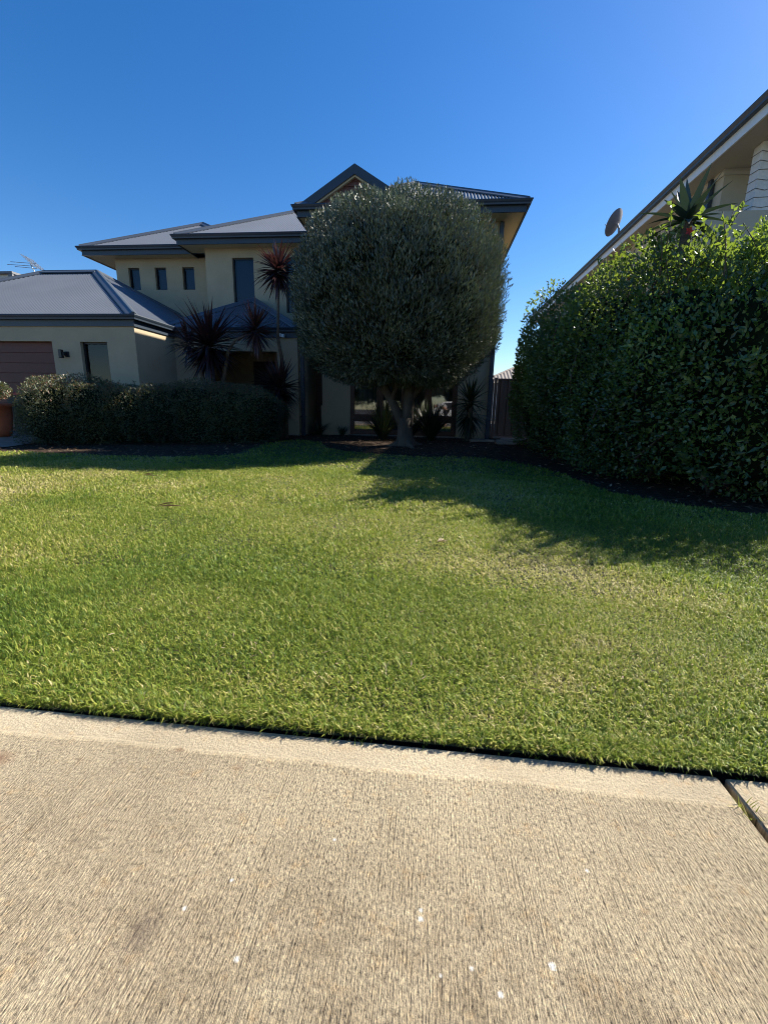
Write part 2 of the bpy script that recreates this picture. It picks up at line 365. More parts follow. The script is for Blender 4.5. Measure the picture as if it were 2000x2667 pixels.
# ------------------------------------------------------------------ setting
def sheet(name, x0, x1, y0, y1, mat, dz=0., ny=2, nx=2, terrain=True):
    xs = np.linspace(x0, x1, nx); ys = np.linspace(y0, y1, ny); mb = MB()
    v = [(x, y, (float(hz(y)) if terrain else 0)+dz) for y in ys for x in xs]
    f = [(j*nx+i, j*nx+i+1, (j+1)*nx+i+1, (j+1)*nx+i) for j in range(ny-1) for i in range(nx-1)]
    mb.add(v, f); return tag(mb.build(name, mat), kind='structure')
ys = [-400, -14, .99, 2, 7.4]+[7.4+.3*k for k in range(1, 10)]+[14, 40, 400]
mb = MB(); xs = [-400, -30, 30, 400]
mb.add([(x, y, float(hz(y))-.035) for y in ys for x in xs], [(j*4+i, j*4+i+1, (j+1)*4+i+1, (j+1)*4+i) for j in range(len(ys)-1) for i in range(3)])
tag(mb.build('ground', 'soil'), kind='structure')
sheet('garden_bed', -9.2, 4.4, 3.2, 12.4, 'mulch', -.012, 60, 3)
sheet('driveway', -16., -8.05, 5.5, 9.7, 'slab', .0, 30, 2)
sheet('road', -60, 60, -9.6, -1.6, 'road', -.02, 2, 2, False)
# concrete footpath: two slabs with an open joint between them
mb = MB()
mb.box(-9, .722, -1.5, .975, -.12, 0, .004); mb.box(.737, 9, -1.5, .972, -.12, .001, .004)
tag(mb.build('footpath', 'concrete'), kind='structure')
# lawn: outline of its back border
LB = [(-7.6, 6.72), (-7.28, 6.74), (-5.86, 6.73), (-4.5, 6.72), (-3.9, 6.95), (-3.5, 7.3), (-3.43, 8.9), (-3.0, 9.6), (-2.36, 9.2), (-2.0, 8.5), (-1.24, 8.12), (-.16, 7.91), (.87, 8.05), (1.45, 7.6), (1.74, 6.95), (1.88, 5.91), (2.01, 4.99), (2.3, 4.5), (2.7, 4.22), (3.3, 4.0), (4.4, 3.9), (9, 3.9)]
lbx = np.array([p[0] for p in LB]); lby = np.array([p[1] for p in LB])
def lawn_back(x): return np.interp(x, lbx, lby, left=6.72)
mb = MB(); xs = np.linspace(-14, 9, 185)
nr = 24
V = []; Fc = []
for x in xs:
    yb = float(lawn_back(x))
    for k in range(nr): 
        y = .977+(yb-.977)*k/(nr-1); V.append((x, y, float(hz(y))+.004+.008*sin(x*1.3+y)*sin(y*.9)))
for i in range(len(xs)-1):
    for k in range(nr-1): Fc.append((i*nr+k, (i+1)*nr+k, (i+1)*nr+k+1, i*nr+k+1))
mb.add(V, Fc)
tag(mb.build('lawn_soil', 'lawnsoil', smooth=True), kind='structure')

# grass
lawn_n = Lump(3, 16, 1.); lawn_m = Lump(5, 20, 3.2)
def gz(x, y): return hz(y)+.004+.008*np.sin(x*1.3+y)*np.sin(y*.9)
def tintfield(x, y):
    P = np.stack([x, y, x*0], 1)
    t = .48+.08*lawn_n(P*.8)+.075*lawn_m(P)
    def gs(cx, cy, sx, sy, a): return a*np.exp(-((x-cx)/sx)**2-((y-cy)/sy)**2)
    t += gs(.70, 2.35, .55, .26, .30)+gs(1.15, 2.05, .35, .2, .18)+gs(-4.2, 4.0, 1.6, .9, .17)+gs(-2.6, 4.2, 1.2, .7, .10)+gs(.7, 3., 1., .4, .08)
    t += gs(.42, 1.28, .10, .07, .26)+gs(.62, 1.55, .12, .06, .22)+gs(1.05, 1.4, .1, .2, .18)+gs(-.45, 1.16, .22, .06, .13)+gs(.20, 1.08, .12, .04, .16)
    t -= gs(-1.2, 1.35, .8, .4, .14)+gs(-1.5, 1.9, .7, .3, .1)+gs(1.6, 3.2, .7, .8, .16)+gs(0, 6.6, 3., 1.2, .10)+gs(.1, 2.05, .5, .2, .10)
    return t
def grass(nb, n, y0, y1, hmin, hmax, wd, margin=1.2, power=1.):
    y = y0+(y1-y0)*RNG.random(n)**power
    xl = -(y*1.06+margin); xr = y*.80+margin
    x = xl+(xr-xl)*RNG.random(n)
    k = (y < lawn_back(x)-.02*RNG.random(n)) & (RNG.random(n) > 1.5*np.clip(tintfield(x, y)-.66, 0, .5)); x = x[k]; y = y[k]; n = len(x)
    P = np.stack([x, y, gz(x, y)+.013*RNG.random(n)**1.5*(1+.5*lawn_m(np.stack([x, y, x*0], 1)*2.7))], 1)
    T = tintfield(x, y)
    straw = RNG.random(n)
    h = (hmin+(hmax-hmin)*RNG.random(n))
    h *= np.clip(1.15-.5*np.clip(T-.5, 0, 1), .5, 1.2)*(1+.18*lawn_m(P*1.7))
    T = np.clip(T+RNG.normal(0, .20, n)+np.where(straw < .03+.25*np.clip(T-.45, 0, .6), .38, 0), 0, 1)
    az = RNG.random(n)*2*pi; lean = np.abs(RNG.normal(1.15, .42, n))
    hd = np.stack([np.cos(az), np.sin(az), az*0], 1); sd = np.stack([-np.sin(az), np.cos(az), az*0], 1)
    ww = (wd*(.6+.8*RNG.random(n)))[:, None]; hh = h[:, None]; ln = lean[:, None]
    up = np.array([[0, 0, 1.]])
    c1 = P+(up*np.cos(ln*.5)+hd*np.sin(ln*.5))*hh*.55
    c2 = c1+(up*np.cos(ln*1.25)+hd*np.sin(ln*1.25))*hh*.6
    V = np.stack([P-sd*ww*.45, P+sd*ww*.45, c1-sd*ww*.5, c1+sd*ww*.5, c2], 1).reshape(-1, 3)
    i = np.arange(n)[:, None]*5
    tt = np.repeat(T, 5)
    nb.add(V, [i+np.array([[0, 1, 3, 2]]), i+np.array([[2, 3, 4]])], tt)
gb = NP()
grass(gb, 42000, .978, 1.05, .010, .024, .0030, 1.5)
grass(gb, 285000, 1.0, 2.0, .008, .021, .0033, 1.5)
grass(gb, 225000, 1.9, 3.6, .011, .024, .0050, 1.5)
grass(gb, 150000, 3.5, 6.0, .018, .034, .0080, 1.5)
grass(gb, 60000, 5.8, 9.6, .022, .038, .0130, .8)
n = 260; x = RNG.uniform(-1.7, 1.4, n); keepx = RNG.random(n) < .35+.5*np.clip(lawn_m(np.stack([x*1.5, x*0, x*0], 1)), 0, 1); x = x[keepx]; n = len(x)
P = np.stack([x, np.full(n, .982), RNG.uniform(-.006, .012, n)], 1); D = np.stack([RNG.normal(0, .8, n), -np.ones(n), RNG.uniform(-.1, .5, n)], 1)
leaves(gb, P, D, RNG.uniform(.012, .034, n), RNG.uniform(.0022, .004, n), np.clip(RNG.normal(.5, .22, n), 0, 1), .3, np.tile([[0, 0, 1.]], (n, 1)))
g = gb.build('grass', 'grass'); tag(g, 'short mown green lawn with yellowed patches', 'grass', kind='stuff')

# leaf litter in the beds and dry clippings on the lawn
lb = NP(); n = 5200
x = RNG.uniform(-8, 4, n); y = RNG.uniform(3.9, 11.6, n); k = (y > lawn_back(x)+.03); x, y = x[k], y[k]; n = len(x)
P = np.stack([x, y, hz(y)+RNG.uniform(-.005, .02, n)], 1); D = dirs(n); D[:, 2] *= .25
leaves(lb, P, D, RNG.uniform(.03, .09, n), RNG.uniform(.012, .03, n), np.clip(RNG.normal(.42, .25, n), 0, 1), .2, np.tile([[0, 0, 1.]], (n, 1))+.4*RNG.normal(size=(n, 3)))
lo = lb.build('leaf_litter', 'litter'); tag(lo, 'dry fallen leaves scattered over the mulch beds', 'leaf litter', kind='stuff')
lb = NP(); n = 200
y = 1.2+5.2*RNG.random(n)**1.5; x = RNG.uniform(-1, .8, n)*(y+.3); P = np.stack([x, y, gz(x, y)+.03], 1); D = dirs(n); D[:, 2] *= .12
leaves(lb, P, D, RNG.uniform(.012, .045, n), RNG.uniform(.002, .005, n), RNG.uniform(.6, 1, n), .1)
tag(lb.build('dry_clippings', 'litter'), 'dry straw coloured clippings lying on the lawn', 'clippings', kind='stuff')
for (x, y, L, a, lab) in ((.06, 2.66, .07, .4, 'pale curled dead leaf lying on the sunny lawn below the shadow'), (-3.35, 4.75, .2, .1, 'dry brown twig lying on the lawn near the long hedge'), (-2.2, 3.25, .22, .35, 'straw coloured stalk lying on the yellowed left of the lawn')):
    nb = NP(); P = np.array([[x, y, float(gz(x, y))+.04]]); D = np.array([[cos(a), sin(a), .1]])
    leaves(nb, P, D, [L], [.04 if L < .1 else .012], np.array([1. if L < .1 else .6]), .35, np.array([[0, 0, 1.]]))
    leaves(nb, P+.004, D+.5*np.array([[-sin(a), cos(a), .3]]), [L*.7], [.02 if L < .1 else .008], np.array([.9 if L < .1 else .5]), .35, np.array([[0, 0, 1.]]))
    tag(nb.build('fallen_leaf' if L < .1 else 'dry_twig', 'litter'), lab, 'leaf' if L < .1 else 'twig')
# weed in the footpath joint
nb = NP()
for (jx, jy, n) in ((.73, .895, 16), (.73, .872, 10)):
    D = dirs(n); D[:, 2] = np.abs(D[:, 2])+.5
    straps(nb, np.tile([[jx, jy, -.02]], (n, 1))+RNG.normal(0, .003, (n, 3)), D, RNG.uniform(.025, .05, n), RNG.uniform(.002, .004, n), RNG.uniform(.3, 1.2, n), RNG.uniform(.5, 1, n), 3)
tag(nb.build('weed', 'grass'), 'small grassy weed growing in the joint of the concrete path', 'weed')

# ------------------------------------------------------------------ house
GUT = [(0, -.004), (.112, -.004), (.118, -.022), (.104, -.05), (.086, -.075), (.082, -.108), (0, -.108)]
FAS = [(-.03, -.03), (0.002, -.03), (0.002, -.228), (.010, -.228), (.010, -.242), (-.03, -.242)]
def facade(mb, x0, x1, z0, z1, y, holes, reveal):
    xs = sorted({x0, x1, *[h[0] for h in holes], *[h[1] for h in holes]}); zs = sorted({z0, z1, *[h[2] for h in holes], *[h[3] for h in holes]})
    for i in range(len(xs)-1):
        for k in range(len(zs)-1):
            cx, cz = (xs[i]+xs[i+1])/2, (zs[k]+zs[k+1])/2
            if any(h[0] < cx < h[1] and h[2] < cz < h[3] for h in holes): continue
            mb.quad((xs[i], y, zs[k]), (xs[i+1], y, zs[k]), (xs[i+1], y, zs[k+1]), (xs[i], y, zs[k+1]))
    for (a, b, c, d) in holes:
        e = y+reveal
        mb.quad((a, y, c), (a, y, d), (a, e, d), (a, e, c)); mb.quad((b, y, c), (b, e, c), (b, e, d), (b, y, d))
        mb.quad((a, y, d), (b, y, d), (b, e, d), (a, e, d)); mb.quad((a, y, c), (a, e, c), (b, e, c), (b, y, c))
def shell(mb, x0, x1, y0, y1, z0, z1):
    mb.quad((x0, y0, z0), (x0, y0, z1), (x0, y1, z1), (x0, y1, z0)); mb.quad((x1, y0, z0), (x1, y1, z0), (x1, y1, z1), (x1, y0, z1))
    mb.quad((x0, y1, z0), (x0, y1, z1), (x1, y1, z1), (x1, y1, z0)); mb.quad((x0, y0, z1), (x1, y0, z1), (x1, y1, z1), (x0, y1, z1))
def hip_roof(x0, x1, y0, y1, z, slope, parent, mat='roof', sides='flrb', cap='cap', step=.0095, pitch=.076, amp=.0115):
    k = tan(radians(slope)); W, Dp = x1-x0, y1-y0; half = min(W, Dp)/2
    mb = MB()
    nrm = cos(radians(slope)), sin(radians(slope))
    for s_ in sides:
        Ln = W if s_ in 'fb' else Dp
        n = int(Ln/step); vs = []
        for i in range(n+1):
            u = Ln*i/n; run = min(u, Ln-u, half); a = amp*cos(2*pi*u/pitch)
            for r in (-.035, run):
                h = r*k+a*nrm[0]; rr_ = r-a*nrm[1]
                if s_ == 'f': p = (x0+u, y0+rr_, z+h)
                elif s_ == 'b': p = (x0+u, y1-rr_, z+h)
                elif s_ == 'l': p = (x0+rr_, y0+u, z+h)
                else: p = (x1-rr_, y0+u, z+h)
                vs.append(p)
        mb.add(vs, [(2*i, 2*i+2, 2*i+3, 2*i+1) for i in range(n)])
    o = mb.build('roof', mat, parent, True)
    c = MB(); zt = z+half*k+.02
    if W >= Dp: A, B = (x0+half, y0+half, zt), (x1-half, y0+half, zt)
    else: A, B = (x0+half, y0+half, zt), (x0+half, y1-half, zt)
    hips = [((x0, y0, z+.02), A), ((x1, y0, z+.02), B if W >= Dp else A)]
    hips += [((x0, y1, z+.02), A if W >= Dp else B), ((x1, y1, z+.02), B)]
    for p, q in hips+[(A, B)]:
        if (Vector(p)-Vector(q)).length > .05:
            d = (Vector(q)-Vector(p)).normalized(); sd = Vector((d.y, -d.x, 0)).normalized(); up = sd.cross(d)
            if up.z < 0: up = -up
            P = []
            for e in (Vector(p), Vector(q)):
                for (a, b) in ((-.13, -.055), (-.125, -.03), (-.035, .022), (-.02, .045), (.02, .045), (.035, .022), (.125, -.03), (.13, -.055)): P.append(e+sd*a+up*b)
            c.add(P, [(i, i+1, i+9, i+8) for i in range(7)]+[tuple(range(8)), tuple(range(15, 7, -1))])
    c.build('ridge_cap', cap, o)
    return o
def eaves(parent, path, z, gm='trim', fm='trim'):
    # path: the fascia line, the house on the left of travel
    pz = [(x, y, z) for x, y in path]
    MB().sweep(GUT, pz).build('gutter', gm, parent)
    MB().sweep(FAS, pz).build('fascia', fm, parent)

house = thing('two_storey_house', (-4, 13, .1), 'cream rendered two storey house with navy gutters and corrugated hip roofs, behind the round tree', 'house')
# upper storey, left wing (three small windows)
ZG, ZS = 5.45, 5.225
Lw = [(-9.66, -9.29, 4.33, 4.97), (-8.78, -8.41, 4.33, 4.97), (-7.88, -7.5, 4.33, 4.97)]
Mw = [(-5.92, -5.29, 3.60, 4.97), (-4.35, -3.72, 3.50, 4.96)]
mb = MB(); facade(mb, -10.06, -6.7, -.2, ZS+.05, 14.1, Lw, .14); shell(mb, -10.06, -6.7, 14.1, 19, -.2, ZS+.05); mb.build('wall', 'render_wall', house)
mb = MB(); facade(mb, -6.72, -3.0, -.2, ZS+.05, 13.32, Mw, .12); shell(mb, -6.72, -3.0, 13.32, 19.2, -.2, ZS+.05); mb.build('wall', 'render_wall', house)
Rw = [(-2.22, .60, .17, 2.25)]
mb = MB(); facade(mb, -2.98, 1.40, -.2, ZS+.05, 11.92, Rw, .16); shell(mb, -2.98, 1.40, 11.92, 20, -.2, ZS+.05); mb.build('wall', 'render_wall', house)
def window(holes, y, inset=.1):
    for (a, b, c, d) in holes:
        f = MB(); e = .032
        for bx in ((a, b, d-e, d), (a, b, c, c+e), (a, a+e, c+e, d-e), (b-e, b, c+e, d-e)): f.box(bx[0]+.001, bx[1]-.001, y+inset-.03, y+inset+.02, bx[2]+.001, bx[3]-.001)
        fo = f.build('window', 'black', house)
        p = MB(); p.quad((a+e, y+inset, c+e), (b-e, y+inset, c+e), (b-e, y+inset, d-e), (a+e, y+inset, d-e)); p.build('pane', 'glass', fo)
        p = MB(); p.box(a-.02, b+.02, y+inset+.06, y+inset+.065, c-.02, d+.02); p.build('blind', 'blind', fo)
window(Lw, 14.1); window(Mw, 13.32)
# eaves and hip roofs of the upper storey (fascia lines)
def block_roof(x0, x1, y0, y1, z, slope, soffit=True, path=None, zs=None, gm='trim', fm='trim', mat='roof'):
    eaves(house, path or [(x0, y1), (x0, y0), (x1, y0), (x1, y1)], z, gm, fm)
    if soffit:
        mb = MB(); mb.box(x0+.004, x1-.004, y0+.004, y1-.1, zs or ZS, (zs or ZS)+.015); mb.build('soffit', 'soffit', house)
    hip_roof(x0-.03, x1+.03, y0-.03, y1+.03, z-.012, slope, house, mat)
block_roof(-10.83, -5.6, 13.70, 19.4, ZG, 30, path=[(-10.83, 19.4), (-10.83, 13.70), (-5.6, 13.70)])
block_roof(-7.34, -1.2, 12.94, 19.8, ZG-.004, 30, path=[(-7.34, 19.8), (-7.34, 12.94), (-2.5, 12.94)])
block_roof(-3.40, 1.86, 11.38, 20.5, ZG+.004, 30, zs=ZS+.003, path=[(-3.40, 16.5), (-3.40, 11.38), (1.86, 11.38), (1.86, 20.5)])
# small timber gable over the right wing
gx, gy, gzt, gh = -2.06, 11.62, 6.30, 1.27
mb = MB(); k = tan(radians(31)); n = 120; vs = []
for side in (-1, 1):
    b0 = len(vs); L = 1.7
    for i in range(n+1):
        yy_ = gy-.06+L*i/n; a = .009*cos(2*pi*yy_/.076)
        vs += [(gx, yy_, gzt+a), (gx+side*gh, yy_, gzt-gh*k+a)]
fs = []
for s2 in range(2):
    b0 = s2*(n+1)*2; fs += [(b0+2*i, b0+2*i+2, b0+2*i+3, b0+2*i+1) for i in range(n)]
mb.add(vs, fs); go = mb.build('roof', 'roof', house, True)
mb = MB()
for side in (-1, 1):
    for (o0, o1, t0, t1, yy0, yy1) in ((.0, .19, 0, 0, gy-.10, gy-.06),):
        A = [(gx, gzt+.045), (gx+side*gh*1.02, gzt+.045-gh*1.02*k), (gx+side*gh*1.02, gzt-.165-gh*1.02*k), (gx, gzt-.165)]
        V = [(x, yy0, z) for x, z in A]+[(x, yy1, z) for x, z in A]
        mb.add(V, [(0, 1, 2, 3), (7, 6, 5, 4), (0, 4, 5, 1), (1, 5, 6, 2), (2, 6, 7, 3)])
mb.build('bargeboard', 'trim', house)
mb = MB()
for side in (-1, 1):
    A = [(gx, gzt-.16), (gx+side*gh, gzt-.16-gh*k), (gx+side*gh, gzt-.205-gh*k), (gx, gzt-.205)]
    V = [(x, gy-.055, z) for x, z in A]+[(x, gy+.03, z) for x, z in A]
    mb.add(V, [(0, 1, 2, 3), (7, 6, 5, 4), (0, 4, 5, 1), (1, 5, 6, 2), (2, 6, 7, 3)])
mb.build('gable_lining', 'soffit', house)
mb = MB(); nb_ = 7
for i in range(nb_):
    z0 = gzt-.16-gh*k+i*.11; z1 = z0+.105
    wx0 = max(0, (gzt-.18-z0)/k); wx1 = max(0, (gzt-.18-z1)/k)
    y0 = gy+.02
    mb.add([(gx-wx0, y0-.015, z0), (gx+wx0, y0-.015, z0), (gx+wx1, y0, z1), (gx-wx1, y0, z1), (gx-wx0, y0+.02, z0), (gx+wx0, y0+.02, z0)], [(0, 1, 2, 3), (0, 4, 5, 1)])
mb.build('gable_cladding', 'gable_timber', house)
# garage wing
Gd = (-13.9, -8.64, -.1, 2.19); Gw = (-7.95, -7.3, .45, 2.18)
mb = MB(); facade(mb, -14.2, -6.62, -.2, 2.62, 9.66, [Gd, Gw], .16); shell(mb, -14.2, -6.62, 9.66, 15.6, -.2, 2.62); mb.build('wall', 'render_wall', house)
mb = MB(); nseg = 10
for i in range(nseg):
    z0 = -.08+i*2.265/nseg; z1 = z0+2.265/nseg-.008
    mb.box(-13.88, -8.66, 9.80, 9.83, z0, z1, .003)
mb.box(-13.9, -8.64, 9.815, 9.85, -.1, 2.19)
mb.build('garage_door', 'garage', house)
f = MB()
for bx in ((-7.949, -7.301, 2.14, 2.179), (-7.949, -7.301, .451, .49), (-7.949, -7.91, .49, 2.14), (-7.34, -7.301, .49, 2.14)): f.box(bx[0], bx[1], 9.74, 9.79, bx[2], bx[3])
fo = f.build('window', 'black', house)
MB().quad((-7.91, 9.77, .49), (-7.34, 9.77, .49), (-7.34, 9.77, 2.14), (-7.91, 9.77, 2.14)).build('pane', 'glass', fo)
MB().box(-7.97, -7.28, 9.9, 9.905, .43, 2.2).build('blind', 'dark', fo)
ZG2 = 2.745
eaves(house, [(-14.22, 15.6), (-14.22, 9.64), (-6.6, 9.64), (-6.6, 14.0)], ZG2)
hip_roof(-14.25, -6.57, 9.61, 15.63, ZG2-.012, 29.5, house)
# wall light
wl = MB(); wl.box(-8.405, -8.33, 9.52, 9.60, 1.82, 2.0, .008); wl.box(-8.34, -8.30, 9.55, 9.66, 1.87, 1.95, .006); wl.box(-8.345, -8.245, 9.645, 9.668, 1.85, 1.97, .004)
wl.build('wall_light', 'black', house)
# entry portico
Pd = (-5.86, -3.94, -.1, 2.19)
mb = MB(); facade(mb, -6.63, -3.41, -.2, 2.6, 11.2, [Pd], .30)
mb.quad((-3.41, 11.2, -.2), (-3.41, 13.3, -.2), (-3.41, 13.3, 2.6), (-3.41, 11.2, 2.6))
mb.quad((-3.71, 11.5, -.2), (-3.71, 11.5, 2.6), (-3.71, 13.3, 2.6), (-3.71, 13.3, -.2))
mb.quad((-3.71, 11.5, -.2), (-3.94, 11.5, -.2), (-3.94, 11.5, 2.6), (-3.71, 11.5, 2.6))
mb.quad((-5.86, 11.5, -.2), (-6.6, 11.5, -.2), (-6.6, 11.5, 2.6), (-5.86, 11.5, 2.6))
mb.build('wall', 'render_wall', house)
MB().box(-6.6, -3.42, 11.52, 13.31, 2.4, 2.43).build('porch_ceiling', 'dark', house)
eaves(house, [(-6.62, 11.18), (-3.39, 11.18), (-3.39, 13.3)], ZG2+.004)
hip_roof(-6.98, -3.36, 11.15, 15.2, ZG2-.008, 30, house, sides='flr')
# entry door in the dark recess and a deep panelled door under the porch
d = MB().box(-5.4, -4.4, 13.26, 13.30, .12, 2.15); d.box(-5.3, -4.85+.1, 13.245, 13.262, .3, 1.9); do = d.build('front_door', 'black', house)
MB().box(-4.52, -4.46, 13.19, 13.24, .95, 1.25).build('handle', 'black', do)
sl = MB(); sl.box(-3.85, -3.79, 11.09, 11.18, 2.52, 2.60, .006); sl.box(-3.775, -3.70, 11.07, 11.15, 2.50, 2.58, .012); sl.box(-3.84, -3.72, 11.15, 11.197, 2.53, 2.57, .004)
sl.build('security_light', 'white', house)
# dark side gate across the gap between porch and right wing
MB().box(-3.41, -2.985, 12.9, 12.93, .05, 2.5).build('side_door', 'timber', house)
mbx = MB().box(-3.14, -3.02, 12.80, 12.898, 1.05, 1.62, .01); mbx.build('meter_box', 'render_wall', house)
for (x, y, z1) in ((-3.36, 11.27, 2.62), (1.36, 11.87, 5.2)):
    dp = MB(); dp.box(x, x+.10, y-.05, y+.01, .05, z1, .012)
    for z in (.6, 1.7): dp.box(x-.02, x+.12, y-.055, y+.015, z, z+.03)
    dp.build('downpipe', 'trim', house)
# plinth of the right wing
mb = MB(); mb.box(-3.01, -2.225, 11.895, 11.93, -.2, .91, .004); mb.build('plinth', 'render_wall', house)
mb = MB(); mb.box(.605, 1.425, 11.895, 11.93, -.2, .91, .004); mb.build('plinth', 'render_wall', house)
# big timber window of the right wing
wf = MB(); a, b, c, d = Rw[0]; y0, y1 = 11.94, 12.02
vert = [(a, a+.11), (-1.52, -1.34), (-.86, -.76), (-.24, -.06), (b-.13, b)]
for v0, v1 in vert: wf.box(v0, v1, y0, y1, c, d, .006)
for z0, z1 in ((c, c+.13), (.60, .70), (d-.1, d)):
    for i in range(len(vert)-1): wf.box(vert[i][1], vert[i+1][0], y0+.005, y1-.005, z0, z1, .006)
for i in range(len(vert)-1): wf.box(vert[i][1], vert[i+1][0], y0+.012, y1-.012, .515, .60, .004)
wo = wf.build('window', 'timber', house)
for i in range(len(vert)-1):
    for z0, z1 in ((c+.13, .515), (.70, d-.1)):
        MB().quad((vert[i][1], 11.98, z0), (vert[i+1][0], 11.98, z0), (vert[i+1][0], 11.98, z1), (vert[i][1], 11.98, z1)).build('pane', 'glass_clear', wo)
cu = MB(); n = 260; vs = []
for i in range(n+1):
    x = a-.1+(b-a+.2)*i/n; yy_ = 12.16+.035*sin(x*46)+.02*sin(x*17+1)
    vs += [(x, yy_, .1), (x, yy_, 2.3)]
cu.add(vs, [(2*i, 2*i+2, 2*i+3, 2*i+1) for i in range(n)]); cu.build('curtain', 'curtain', wo, True)
MB().box(a-.05, b+.05, 11.88, 11.96, .14, .168).build('sill', 'slab', wo)

# television antenna on the garage ridge
an = thing('tv_antenna', (-11.5, 13.1, 4.3), 'aluminium television antenna on the ridge of the garage roof', 'antenna')
MB().tube([(-11.72, 13.0, 4.3), (-11.95, 13.0, 4.78)], .016).build('mast', 'alu', an)
MB().tube([(-11.55, 12.9, 4.60), (-12.05, 13.1, 4.90), (-12.25, 13.2, 5.05)], .014).build('boom', 'alu', an)
el = MB()
for i in range(7):
    t = i/6; p = Vector((-11.6, 12.92, 4.63)).lerp(Vector((-12.22, 13.2, 5.03)), t); L = .16+.05*(1-t)
    el.tube([p+Vector((.1, L*.8, -.06)), p, p-Vector((.1, L*.8, -.06))], .007, 6)
for i, z in enumerate((0, .07, -.06)):
    el.tube([(-11.75, 13.0, 4.72+z), (-12.75+.12*i, 13.05, 4.80+z)], .008, 6)
el.build('elements', 'alu', an)
# upper floor of a building far behind the garage
fb = thing('distant_building', (-27, 26, 0), 'pale upper floor of a distant building showing above the left end of the garage roof', 'building')
mb = MB(); mb.box(-34, -24.45, 25.2, 32, 0, 7.95); mb.build('wall', 'tilewall', fb)
mb = MB(); mb.box(-34.2, -24.22, 25, 32.2, 7.95, 8.07); mb.box(-24.5, -24.25, 25.02, 25.15, 6.5, 7.95); mb.build('roof_frame', 'dishm', fb)
mb = MB(); mb.add([(-24.2, 25.4, 8.0), (-23.3, 25.8, 7.5), (-23.3, 31, 7.5), (-24.2, 31, 8.0), (-24.2, 25.4, 6.8), (-23.3, 25.8, 6.8)], [(0, 1, 2, 3), (0, 4, 5, 1)]); mb.build('roof', 'white', fb)
fb = thing('distant_house', (4.3, 40, 0), 'far house roof seen in the gap above the side gate', 'house')
mb = MB(); mb.box(2.5, 13, 40, 50, 0, 3.2); mb.build('wall', 'tilewall', fb)
hip_roof(4.2-.5, 14, 39.5, 50.5, 3.2, 25, fb, 'slab', step=.05, pitch=.3, amp=.03, cap='slab')

# ------------------------------------------------------------------ side gate
gt = thing('side_gate', (1.9, 12.4, .1), 'brown corrugated steel gate and fence between the house and the clipped hedge', 'gate')
def ribbed(x0, x1, y, z0, z1):
    mb = MB(); P = []; x = x0
    while x < x1:
        for dx, dy in ((0, 0), (.075, 0), (.09, -.025), (.165, -.025), (.18, 0)):
            if x+dx <= x1: P.append((x+dx, y+dy))
        x += .19
    V = []
    for p in P: V += [(p[0], p[1], z0), (p[0], p[1], z1)]
    mb.add(V, [(2*i, 2*i+2, 2*i+3, 2*i+1) for i in range(len(P)-1)]); return mb
ribbed(1.66, 2.75, 12.42, .2, 1.68).build('gate_panel', 'fence', gt)
ribbed(1.47, 1.58, 12.40, .1, 1.68).build('fence_panel', 'fence', gt)
ribbed(2.82, 5.0, 12.42, .1, 1.68).build('fence_panel', 'fence', gt)
for x in (1.58, 2.75):
    MB().box(x, x+.065, 12.36, 12.44, .05, 1.72, .006).build('post', 'fence', gt)
for z in (1.66, .19): MB().box(1.66, 2.74, 12.385, 12.435, z, z+.04, .004).build('rail', 'fence', gt)
for (x, y, w_, d_, a, lab) in ((1.62, 10.05, .42, .26, .1, 'pale stepping slab nearest the lawn by the side gate'), (1.70, 10.75, .40, .25, -.05, 'grey stepping slab in the middle of the row to the side gate'), (1.15, 10.6, .55, .22, .08, 'long low slab beside the mulch bed left of the stepping slabs'), (1.95, 11.4, .5, .26, .02, 'stepping slab just in front of the side gate')):
    mb = MB(); mb.box(-w_/2, w_/2, -d_/2, d_/2, 0, .05, .008); s_ = mb.build('paving_slab', 'slab'); s_.location = (x, y, .145); s_.rotation_euler.z = a
    tag(s_, lab, 'paving slab', 'paving slabs by the side gate')

# ------------------------------------------------------------------ neighbouring house on the right
nh = thing('neighbouring_house', (7, 14, 0), 'tall cream house on the right with a long navy gutter and a balcony', 'house')
mb = MB(); mb.box(6.12, 15, 11.83, 29, 0, 6.12); mb.build('wall', 'render_far', nh)
# balcony parapet
mb = MB()
mb.box(5.30, 15, 10.72, 10.96, 0, 4.89); mb.box(5.30, 5.54, 10.96, 12.42, 0, 4.89); mb.box(5.54, 15, 10.96, 11.83, 3.3, 3.48); mb.box(5.54, 6.12, 12.24, 12.42, 0, 4.87)
mb.build('balcony', 'render_far', nh)
mb = MB(); mb.box(5.70, 15.2, 9.78, 29.3, 6.112, 6.13); mb.build('soffit', 'soffit_far', nh)
mb = MB(); mb.sweep([(0, 0), (.042, 0), (.054, -.06), (.024, -.108), (0, -.108)], [(6.119, 29, 6.111), (6.119, 11.829, 6.111), (7.44, 11.829, 6.111)]); mb.build('cornice', 'soffit_far', nh)
pth = [(5.66, 29.4, 6.415), (5.66, 9.74, 6.415), (15.3, 9.74, 6.415)]
MB().sweep([(o*1.2, z*1.2) for o, z in GUT], pth).build('gutter', 'trim', nh)
MB().sweep([(-.03, -.12), (.004, -.12), (.004, -.314), (-.03, -.314)], pth).build('fascia', 'white', nh)
hip_roof(5.64, 15.3, 9.72, 29.4, 6.40, 24, nh, 'roof_far', cap='roof_far', step=.02)
pl = MB(); pl.box(6.18, 6.52, 10.75, 11.04, 4.89, 6.112, .012); po = pl.build('pillar', 'pillar', nh)
wr = MB()
